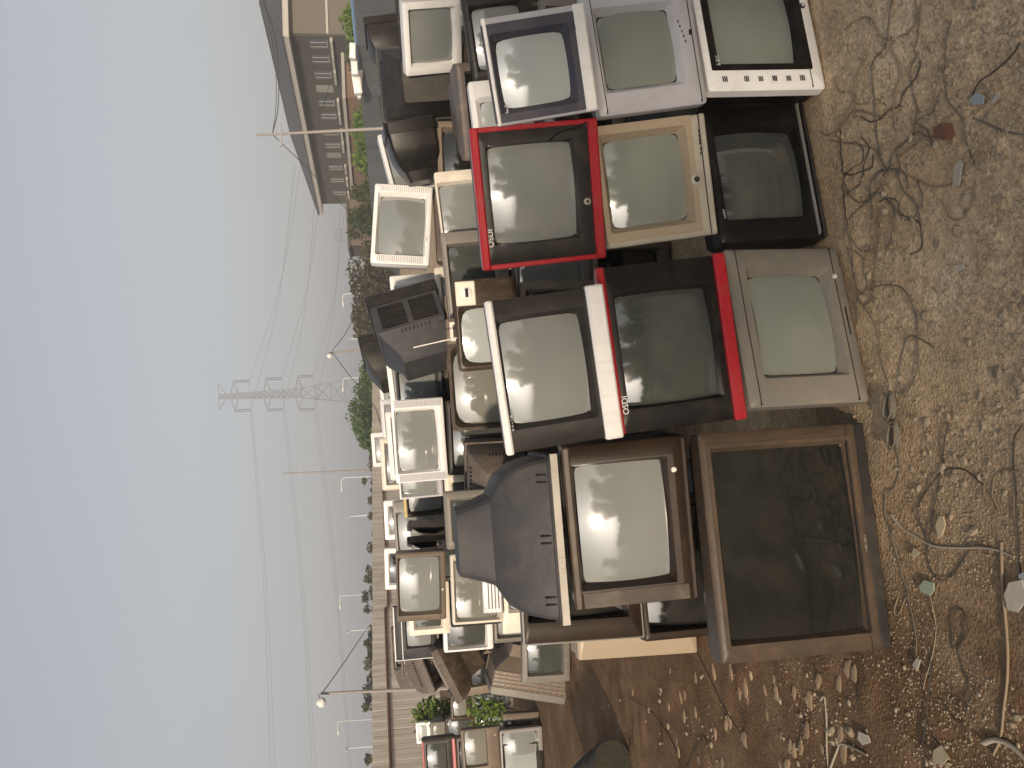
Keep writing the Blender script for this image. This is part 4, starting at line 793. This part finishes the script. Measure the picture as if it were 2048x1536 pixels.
# ---------------------------------------------------------------- dark hoarding on the other side
HM = surf('dark_sheet', (.085, .095, .105), (.065, .072, .08), scale=1.0, rough=.6, dirt=(.05, .05, .04), dirt_amt=.3, vary=.14, stretch=(2, 2, .5), bump=.1, bscale=8)
BLUEP = surf('blue_cap', (.16, .26, .40), rough=.6, bump=.05)
HA, HB = at_y(699, -60, 39.0), at_y(765, 650, 66.0)
hz = lambda t: HA[2]*(1-t) + HB[2]*t
hoard = empty('hoarding', Matrix.Translation((HB[0], HB[1], 0))); d2 = np.array([HA[0]-HB[0], HA[1]-HB[1], 0]); Lh = np.linalg.norm(d2); d2 /= Lh; an2 = math.atan2(d2[1], d2[0]); W2 = 1.05; n2 = int(Lh/W2)
hme = bpy.data.meshes.new('hoarding_panel'); q = MB().box(.02, W2-.04, 0, .03, 0, 1).box(W2-.04, W2+.02, -.05, .04, 0, 1); hme.from_pydata(q.v, [], q.f); hme.materials.append(HM)
for i in range(n2):
    t = 1 - (i + .5)/n2; p = d2*(i*W2); share(hme, 'hoarding_panel', hoard, Matrix.Translation((p[0], p[1], -.1)) @ Matrix.Rotation(an2, 4, 'Z') @ Matrix.Diagonal((1, 1, hz(t) + .1, 1)))
p = d2*(Lh*.80); q = d2*Lh
mb = MB(); c0 = np.array([p[0], p[1], hz(.2)]); c1 = np.array([q[0], q[1], hz(0)])
mb.tube([c0, c1], .09, 4).build('blue_cap', BLUEP, hoard)
tag(hoard, 'dark grey-blue metal hoarding of ribbed panels along the yard', 'fence')
# white sheets and sacks piled on the hoarding
for k, (x0, y0, x1, y1, zt) in enumerate(((699, 88, 712, 118, 0), (702, 118, 716, 150, 0), (706, 148, 722, 188, 0), (716, 140, 724, 196, 0))):
    Yp = 42.4 + k*.6; A = at_y((x0+x1)/2, (y0+y1)/2, Yp); wd = abs(y1-y0)*Yp/FPX; ht = abs(x1-x0)*Yp/FPX
    M = Matrix.Translation(A.tolist()) @ Matrix.Rotation(random.uniform(-.12, .12), 4, 'Y')
    mb = MB().loft([rring(-wd/2*s, wd/2*s, -ht/2*z, ht/2*z, .06, y) for s, z, y in ((.8, .7, -.22), (1, 1, -.15), (1.02, .95, .15), (.85, .75, .25))], True, True)
    tag(mb.build('white_sack', PL['white'], None, 40, M), ('white sack at the raised end of the row on the hoarding', 'second white sack on the hoarding, between two others', 'bulging white sack on the hoarding beside the rubble', 'flat white sheet hung over the hoarding edge')[k], 'sack', 'white sacks on the hoarding')
# ---------------------------------------------------------------- long two-storey building beyond the hoarding
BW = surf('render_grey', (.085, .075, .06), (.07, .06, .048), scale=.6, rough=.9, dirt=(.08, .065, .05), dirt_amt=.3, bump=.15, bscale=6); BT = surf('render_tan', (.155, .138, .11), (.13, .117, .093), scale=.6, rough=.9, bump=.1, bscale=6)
ROOF = surf('roof_tile', (.075, .072, .08), (.055, .052, .058), scale=2, rough=.85, bump=.5, bscale=8); TRIM = surf('eave_cream', (.44, .415, .37), rough=.7); WIN = glass('window', (.02, .022, .025), dust=.1); WFR = surf('window_frame', (.33, .33, .31), rough=.5)
B1, B2 = at_y(590, 66, 62.0), at_y(638, 408, 92.0); ez = (B1[2] + B2[2])/2
b1 = np.array([B1[0], B1[1], 0]); b2 = np.array([B2[0], B2[1], 0]); fd = b2 - b1; Lb = np.linalg.norm(fd); fd /= Lb; nd = np.array([fd[1], -fd[0], 0])   # nd: away from the yard (to the right)
bld = empty('long_building', Matrix.Translation(b1.tolist())); Wd = 11.0
def bp(s, o, z): return (fd*s + nd*o) + np.array([0, 0, z])
def quadbox(s0, s1, o0, o1, z0, z1):
    P = [bp(s0,o0,z0), bp(s1,o0,z0), bp(s1,o1,z0), bp(s0,o1,z0), bp(s0,o0,z1), bp(s1,o0,z1), bp(s1,o1,z1), bp(s0,o1,z1)]
    return P, [(3,2,1,0),(4,5,6,7),(0,1,5,4),(1,2,6,5),(2,3,7,6),(3,0,4,7)]
win_px = [(88, 1), (118, 1), (150, 1), (178, 0), (206, 1), (232, 1), (266, 1), (291, 1), (311, 0), (336, 1), (361, 1), (387, 1)]
def facade_s(y):
    # where the upright plane of the facade meets the pixel column y, half way up the windows
    dr = ray(640, y); nrm = nd; t = ((b1 - np.array([0, 0, 0]) - CAM) @ nrm) / (dr @ nrm); P = CAM + dr*t; return (P - b1) @ fd
ss = [facade_s(y) for y, _ in win_px]; z0w, z1w = ez - 2.55, ez - 1.2
# wall with real openings: strips between the windows
mb = MB(); ed = [0.0]; hw = .58
P, f = quadbox(0, Lb, 0, .3, -.2, z0w); mb.add(P, f); P, f = quadbox(0, Lb, 0, .3, z1w, ez); mb.add(P, f)
cuts = [0.0]
for s in ss: cuts += [s - hw, s + hw]
cuts.append(Lb)
for i in range(0, len(cuts), 2): P, f = quadbox(cuts[i], cuts[i+1], .004, .296, z0w - .01, z1w + .01); mb.add(P, f)
P, f = quadbox(0.02, Lb, Wd-.3, Wd, -.2, ez); mb.add(P, f); P, f = quadbox(Lb-.3, Lb-.002, .3, Wd-.3, -.2, ez); mb.add(P, f)
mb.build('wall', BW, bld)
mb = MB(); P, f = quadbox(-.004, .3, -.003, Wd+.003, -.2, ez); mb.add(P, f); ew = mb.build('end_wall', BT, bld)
mb = MB(); P, f = quadbox(-.12, -.002, -.05, Wd, ez-2.7, ez-2.55); mb.add(P, f); mb.build('string_course', TRIM, ew)
for (y, glazed), s in zip(win_px, ss):
    wf = MB()
    if glazed:
        for a in ((s-hw, s-hw+.07, z0w, z1w), (s+hw-.07, s+hw, z0w, z1w), (s-hw+.07, s+hw-.07, z1w-.07, z1w), (s-hw+.07, s+hw-.07, z0w, z0w+.07), (s-.03, s+.03, z0w+.07, z1w-.07)):
            P, f = quadbox(a[0], a[1], .10, .17, a[2], a[3]); wf.add(P, f)
        fr = wf.build('window', WFR, bld); P, f = quadbox(s-hw+.07, s+hw-.07, .13, .14, z0w+.07, z1w-.07); MB().add(P, f).build('pane', WIN, fr)
        P, f = quadbox(s-hw-.25, s+hw+.25, -.35, -.002, z0w-.38, z0w-.20); MB().add(P, f).build('sill', TRIM, fr)
    else:
        P, f = quadbox(s-hw, s+hw, .06, .2, z0w, z1w); MB().add(P, f).build('blocked_window', surf('blocked', (.30, .29, .26), rough=.8), bld)
# eaves and hipped roof
ov = .9; mb = MB(); P, f = quadbox(-ov, Lb+ov, -ov, Wd+ov, ez, ez+.22); mb.add(P, f); P, f = quadbox(-ov+.15, Lb+ov-.15, -ov+.15, Wd+ov-.15, ez+.22, ez+.45); mb.add(P, f); mb.build('eaves', TRIM, bld)
rz = ez + 2.6; h0 = ez + .45; rh = Wd/2
P = [bp(-ov, -ov, h0), bp(Lb+ov, -ov, h0), bp(Lb+ov, Wd+ov, h0), bp(-ov, Wd+ov, h0), bp(rh-1, rh, rz), bp(Lb-rh+1, rh, rz)]
rf = MB().add(P, [(0,1,5,4), (1,2,5), (2,3,4,5), (3,0,4), (3,2,1,0)]).build('roof', ROOF, bld)
for a, b in ((4, 5), (0, 4), (1, 5), (3, 4)): MB().bar(P[a], P[b], .09).build('ridge', ROOF, rf)
tag(bld, 'long grey two-storey building with hipped roof and cream eaves', 'building')
# low brick annex before it and vine-grown hut
A0, A1 = at_y(684, 195, 56.0), at_y(702, 372, 66.0); th = np.array([A1[0]-A0[0], A1[1]-A0[1], 0]); la = np.linalg.norm(th); th /= la
ann = empty('low_annex', Matrix.Translation((A0[0], A0[1], 0))); aa = math.atan2(th[1], th[0]); RB = surf('annex_render', (.22, .14, .09), (.16, .105, .07), scale=1, rough=.9, bump=.2, bscale=10)
MB().box(0, la, -3, 0, -.2, (A0[2]+A1[2])/2 - .2).build('wall', RB, ann, None, Matrix.Rotation(aa, 4, 'Z')); MB().box(-.3, la+.3, -3.3, .3, (A0[2]+A1[2])/2 - .2, (A0[2]+A1[2])/2).build('roof_slab', TRIM, ann, None, Matrix.Rotation(aa, 4, 'Z'))
tag(ann, 'low reddish annex with a slab roof in front of the long building', 'annex')
C0, C1 = at_y(697, 398, 60.0), at_y(700, 491, 60.0); hut = empty('hut', Matrix.Translation((C1[0], C1[1], 0))); hw_ = C0[0]-C1[0]
MB().box(0, hw_, 0, 5, -.2, C1[2]).build('wall', surf('hut_render', (.16, .125, .10), (.12, .095, .075), scale=1, rough=.9, bump=.2, bscale=10), hut); MB().box(-.2, hw_+.2, -.2, 5.2, C1[2], C1[2]+.15).build('roof_slab', BW, hut)
mb = MB()
for x in (.3, 1.2): mb.bar((x, .3, C1[2]+.15), (x, .3, C1[2]+.95), .03)
mb.bar((.3, .3, C1[2]+.95), (1.2, .3, C1[2]+.95), .03).bar((.3, .3, C1[2]+.6), (1.2, .3, C1[2]+.6), .03).build('roof_rail', WFR, hut)
tag(hut, 'small flat-roofed hut overgrown by creeper beside the long building', 'hut')
# bank of weeds behind the hoarding
for k, (x, y, Y, h, r, lf, lab) in enumerate(((694, 30, 47, 3.0, 2.6, 'grass', 'weeds on the bank below the tan end wall'), (697, 75, 47, 2.7, 2.4, 'grass', 'weeds on the bank beside the white sacks'), (700, 115, 48, 2.4, 2.2, 'dull', 'dry weeds behind the white sacks'), (712, 255, 52, 2.3, 2.2, 'grass', 'bright weeds at the pole by the long building'), (715, 290, 54, 2.2, 2.4, 'grass', 'bright weeds before the low annex'), (722, 330, 56, 1.9, 2.4, 'dull', 'dull weeds at the far end of the low annex'))):
    A = at_y(x, y, Y); shrub('weed_patch', (A[0], A[1], 0), A[2] + .15, r, lab, lf, 1500, .16, 40+k, 'weeds behind the hoarding', np.array([.7, .7, 0])*r)
# creepers, shrubs and far trees
A = at_y(715, 430, 58.6); shrub('creeper', (A[0], A[1], 0), 3.4, 1.6, 'dull creeper climbing the hut front', 'dull', 2600, .14, 61, None, np.array([1.7, 0, 0]))
A = at_y(690, 445, 59.0); tree('sapling', (A[0], A[1], 0), A[2] - .1, 1.5, 'sparse dark-leaved sapling beside the hut roof', leaf='dark', n=500, size=.16, seed=62, trunk=.6, blobs=9)
for k, (y, xt, Y, r, lf, n) in enumerate(((530, 730, 60, 1.6, 'russet', 900), (560, 702, 60, 2.0, 'russet', 1100), (595, 700, 60, 1.9, 'russet', 1000), (630, 705, 61, 1.9, 'russet', 1000), (662, 716, 62, 1.6, 'russet', 800), (690, 728, 64, 1.6, 'dull', 800))):
    A = at_y(xt, y, Y); tree('sumac_bush', (A[0], A[1], 0), A[2], r, ('low russet bush next to the hut end', 'tall russet bush with round leaf tufts', 'bushy russet shrub beside the tallest tufted one', 'russet shrub above the white set with half-hidden screen', 'russet shrub behind the big backward set', 'dull low bush where wall and hoarding meet')[k], 'bush', lf, n, .17, 70+k, 'bushes beyond the fence corner', trunk=.3, blobs=16)
for k, (y, xt, Y, r) in enumerate(((765, 722, 66, 2.0), (800, 714, 64, 2.6), (838, 708, 63, 2.7), (868, 718, 62, 1.9), (735, 730, 67, 1.5))):
    A = at_y(xt, y, Y); tree('green_bush', (A[0], A[1], 0), A[2], r, ('green bush between two pale lamp posts', 'dense green bush below the pylon', 'biggest dense green bush behind the pale wall', 'green bush at the end of the dense clump', 'low green bush beside the russet ones')[k], 'bush', 'green', 2600, .17, 80+k, 'green bushes behind the pale wall', trunk=.15, blobs=20)
ys_ = [905, 925, 957, 975, 1000, 1020, 1065, 1085, 1103, 1122, 1150, 1172, 1200, 1228, 1270, 1292, 1318, 1345, 1370, 1392, 1410, 1520]
for k, y in enumerate(ys_):
    Y = 78 - 26*(y-900)/640; xt = 727 + 9*math.sin(k*2.4) + (4 if y < 1100 else 0) - (10 if 1330 < y < 1400 else 0); A = at_y(xt, y, Y)
    tree('far_tree', (A[0], A[1], 0), A[2], 1.0, 'small dull green tree looking over the pale wall', 'tree', 'dull', 520, .15, 100+k, 'row of small trees behind the pale wall', trunk=.25, blobs=9)
# shrub and weeds at the foot of the pale wall
A = at_z(905, 1405); shrub('leafy_shrub', (-4.75, 13.2, 0), 1.35, .75, 'bright green leafy shrub at the foot of the pale wall', 'grass', 2600, .05, 131)
shrub('leafy_shrub', (-4.55, 11.0, 0), .62, .42, 'low green shrub between the small monitors', 'grass', 900, .04, 132)
# ---------------------------------------------------------------- poles, lamps, pylon, wires
CONC = surf('pole_concrete', (.29, .262, .245), (.235, .215, .20), scale=3, rough=.9, bump=.2, bscale=12); LAMPW = surf('lamp_white', (.72, .72, .70), rough=.5); STEEL = surf('steel_grey', (.34, .35, .36), rough=.6, metal=.2); WIREM = surf('wire', (.05, .05, .055), rough=.6, bump=0); PYL = surf('pylon_steel', (.27, .29, .33), rough=.6, vary=0, bump=0)
def pole(name, top, foot_px, Y, r, label, lamp=True, arm=None):
    t = at_y(top[0], top[1], Y); b = at_y(foot_px[0], foot_px[1], Y); b = np.array([b[0] + (b[0]-t[0])*max(0, b[2])/max(.1, t[2]-b[2]), Y, 0]); root = empty(name, Matrix.Translation(b.tolist())); v = t - b
    MB().tube([np.zeros(3), v*.5, v], [r*1.25, r*1.1, r*.8], 9).build('shaft', CONC, root, 60)
    if lamp:
        mb = MB(); s = r*3.0; mb.tube([v + np.array([0, -.05, .05]), v + np.array([-s, -.3, -.02])], r*.35, 6).build('bracket', STEEL, root, 60)
        c = v + np.array([-s, -.35, -.05]); mb = MB(); mb.loft([[c + np.array([k_*math.cos(a), k_*math.sin(a), z]) for a in np.linspace(0, 2*math.pi, 12, endpoint=False)] for k_, z in ((.05, .16), (.14, .06), (.16, -.03), (.08, -.12))], True, True).build('lamp', LAMPW, root, 60)
    if arm:
        for z in arm: MB().box(v[0]-.5, v[0]+.5, -.05, .05, v[2]-z-.05, v[2]-z+.05).build('cross_arm', STEEL, root)
    tag(root, label, 'pole'); return b + v
p1 = pole('utility_pole', (512, 270), (766, 257), 37.0, .06, 'tall pinkish pole in front of the long building', lamp=False, arm=(1.0,))
p2 = pole('lamp_pole', (658, 706), (735, 699), 48.0, .06, 'leaning pole with white lamp near the russet bushes')
p3 = pole('lamp_pole', (641, 1387), (852, 1378), 26.5, .05, 'thin pole with white lamp before the pale wall')
p4 = pole('utility_pole', (566, 947), (748, 940), 105.0, .10, 'far thin pole with short cross-arms', lamp=False, arm=(2.0, 4.2))
def wire(pts, r, label, group='overhead wires'):
    tag(MB().tube(spline(pts, 10), r, 4).build('overhead_wire', WIREM, None), label, 'wire', group)
wire([at_y(545, 268, 37), at_y(556, 215, 36.5), at_y(556, 120, 36), at_y(545, 55, 35), at_y(522, -10, 34)], .018, 'sagging wire from the tall pinkish pole over the roof')
wire([at_y(545, 268, 37), at_y(552, 210, 36.6), at_y(550, 120, 36.2), at_y(536, 40, 35.5), at_y(528, -10, 35)], .014, 'second sagging wire close beside the first over the roof')
wire([at_y(545, 269, 37), at_y(600, 322, 40), at_y(655, 378, 46), at_y(706, 432, 55)], .022, 'thick wire from the tall pinkish pole down to the hut')
wire([at_y(634, 260, 37), at_y(648, 205, 42), at_y(662, 160, 55)], .014, 'short wire from the tall pinkish pole to the long building')
wire([at_y(664, 702, 48), at_y(695, 660, 50), at_y(716, 612, 54)], .022, 'wire from the leaning lamp pole to the russet bushes')
wire([at_y(666, 706, 48), at_y(700, 752, 46), at_y(746, 808, 43), at_y(762, 850, 40)], .022, 'wire from the leaning lamp pole down to the pale wall')
wire([at_y(646, 1384, 26.5), at_y(688, 1325, 32), at_y(733, 1258, 42)], .02, 'wire from the thin lamp pole to the trees behind the wall')
# street lamps on the far road
k = 0
for y, x in ((588, 686), (757, 686), (956, 683), (1192, 680), (1443, 676)):
    Y = 130; b = at_y(745, y - 3, Y); t = at_y(x, y, Y); root = empty('street_lamp', Matrix.Translation((b[0], b[1], 0))); v = np.array([t[0]-b[0], 0, t[2]])
    MB().tube(spline([(0, 0, 0), (v[0]*.5, 0, v[2]*.6), (v[0], 0, v[2]-.5), (v[0]-.35, 0, v[2]), (v[0]-1.4, 0, v[2]+.1)], 5), .09, 6).build('post', LAMPW, root, 60); MB().box(v[0]-2.0, v[0]-1.3, -.15, .15, v[2]-.02, v[2]+.14, .03).build('lamp_head', LAMPW, root)
    tag(root, 'far white street lamp with one curved arm', 'street lamp', 'curved street lamps beyond the wall')
for y, x in ((535, 697), (678, 699), (848, 697), (1033, 696), (1262, 697), (1497, 694)):
    Y = 150; b = at_y(745, y - 2, Y); t = at_y(x, y, Y); root = empty('street_lamp', Matrix.Translation((b[0], b[1], 0)))
    MB().tube([(0, 0, 0), (t[0]-b[0], 0, t[2])], [.12, .07], 6).build('post', LAMPW, root, 60); MB().box(t[0]-b[0]-.12, t[0]-b[0]+.12, -1.2, .2, t[2]-.05, t[2]+.1, .03).build('lamp_head', LAMPW, root)
    tag(root, 'far straight white street lamp seen end-on', 'street lamp', 'straight street lamps beyond the wall')
# lattice pylon
YP = 205.0; top = at_y(437, 790, YP); footz = 0.0; bx = at_y(740, 780, YP)[0]; px0 = top[0]; Hp = top[2]
pyl = empty('pylon', Matrix.Translation((bx, YP, 0))); lean = (px0 - bx)*0
def half(z): return 4.2*(1 - z/(Hp*.52)) + 1.05*(z/(Hp*.52)) if z < Hp*.52 else 1.05 - .55*(z - Hp*.52)/(Hp*.48)
zs = list(np.linspace(0, Hp*.52, 7)) + list(np.linspace(Hp*.52, Hp, 15)[1:]); mb = MB()
cr = lambda z: [np.array([sx*half(z), sy*half(z), z]) for sx, sy in ((-1,-1),(1,-1),(1,1),(-1,1))]
for a, b in zip(zs[:-1], zs[1:]):
    A, B = cr(a), cr(b)
    for i in range(4):
        mb.bar(A[i], B[i], .11); mb.bar(A[i], B[(i+1) % 4], .06); mb.bar(B[i], A[(i+1) % 4], .06); mb.bar(B[i], B[(i+1) % 4], .06)
mb.build('lattice_tower', PYL, pyl)
arm_px = ((462, 478), (528, 543), (593, 606)); tips = []
for q, (xr, xl) in enumerate(arm_px):
    za = at_y((xr+xl)/2, 790, YP)[2]
    for s in (-1, 1):
        tip = np.array([s*(3.4 + .25*q), 0, za + .3]); mb = MB()
        for sy in (-1, 1):
            mb.bar(np.array([s*half(za), sy*half(za), za - .7]), tip, .06); mb.bar(np.array([s*half(za), sy*half(za), za + .9]), tip, .06)
        mb.bar(tip*.6 + np.array([0, 0, za*.4 - .3]), tip*.6 + np.array([0, 0, za*.4 + .4]), .05)
        am = mb.build('cross_arm', PYL, pyl); ins = MB()
        for dx in (-.2, .2): ins.tube([tip + np.array([dx, 0, 0]), tip + np.array([dx, 0, -3.6])], .08, 5)
        ins.build('insulator', surf('insulator', (.10, .10, .11), rough=.4), am); tips.append((s, np.array([bx, YP, 0]) + tip + np.array([0, 0, -3.6])))
mb = MB()
for s in (-1, 1):
    for sy in (-1, 1): mb.bar(np.array([s*.5, sy*.5, Hp - 1.6]), np.array([s*3.3, 0, Hp]), .05); mb.bar(np.array([s*.5, sy*.5, Hp - .1]), np.array([s*3.3, 0, Hp]), .05)
mb.build('top_arm', PYL, pyl)
tag(pyl, 'pale lattice power pylon with three pairs of arms, fading in the haze', 'pylon')
names = ('top', 'middle', 'lowest')
for q, (s, tp) in enumerate(tips):
    lv = q // 2
    e = at_y((548, 632, 705)[lv], 1600, 170.0) + np.array([0, s*3.5, 0]); m_ = (tp + e)/2 - np.array([0, 0, .8])
    e2 = np.array([tp[0] + 62, 320.0 + s*6, tp[2] - 1]); e2 = at_y((596, 640, 690)[lv] + s*6, 330, 150.0 + s*4); m2 = (tp + e2)/2 - np.array([0, 0, 1.6])
    wire([e, m_, tp], .022, f'{names[lv]} {"outer" if s < 0 else "inner"} power line from the pylon across the open sky', 'power lines of the pylon')
    wire([tp, m2, e2], .022, f'{names[lv]} {"outer" if s < 0 else "inner"} power line from the pylon behind the building', 'power lines of the pylon')
# ---------------------------------------------------------------- what stands behind the photographer: trees that shade one side and mirror in the screens
for k, (x, y, h, r, sd) in enumerate(((-2.4, -17.0, 6.2, 2.4, 201), (1.4, -17.5, 6.4, 2.7, 202), (6.4, -19.0, 6.0, 2.8, 203), (-22.0, -26.0, 6.0, 2.8, 204))):
    tree('shade_tree', (x, y, 0), h, r, ('slim tree behind the photographer', 'broad tree behind the photographer', 'round tree behind the photographer to one side', 'distant tree behind the photographer')[k], 'tree', 'dark', 11000 if k < 2 else 4500, .12, sd, 'trees behind the photographer', trunk=.10, blobs=40 if k < 2 else 24)
for k, (x, y, h, r) in enumerate(((-.6, -7.0, 1.5, 1.0), (1.0, -6.2, 2.1, 1.2), (2.6, -6.6, 2.7, 1.4), (4.3, -6.0, 2.3, 1.3), (6.2, -6.8, 2.8, 1.6), (-2.6, -8.2, 1.2, 1.1), (-5.0, -9.5, 1.3, 1.4))):
    shrub('thicket', (x, y, 0), h, r, ('low thicket behind the photographer, beside the slim tree', 'rounded thicket behind the photographer', 'tall thicket behind the photographer', 'middling thicket behind the photographer', 'tallest thicket behind the photographer', 'small thicket behind the photographer in the sun', 'lone sunlit thicket behind the photographer')[k], 'dark', 2600, .09, 300+k, 'thickets behind the photographer')
# ---------------------------------------------------------------- haze
hz_ = MB().box(-420, 420, -120, 520, -1.2, max(Hp + 3, 45))
hm = bpy.data.materials.new('haze_air'); hm.use_nodes = True; t = hm.node_tree; t.nodes.remove(t.nodes['Principled BSDF']); pv_ = t.nodes.new('ShaderNodeVolumePrincipled')
pv_.inputs['Color'].default_value = (.86, .88, .92, 1); pv_.inputs['Density'].default_value = .0019; pv_.inputs['Anisotropy'].default_value = .0
t.links.new(pv_.outputs[0], t.nodes['Material Output'].inputs['Volume'])
haze = hz_.build('haze', hm); haze['kind'] = 'stuff'
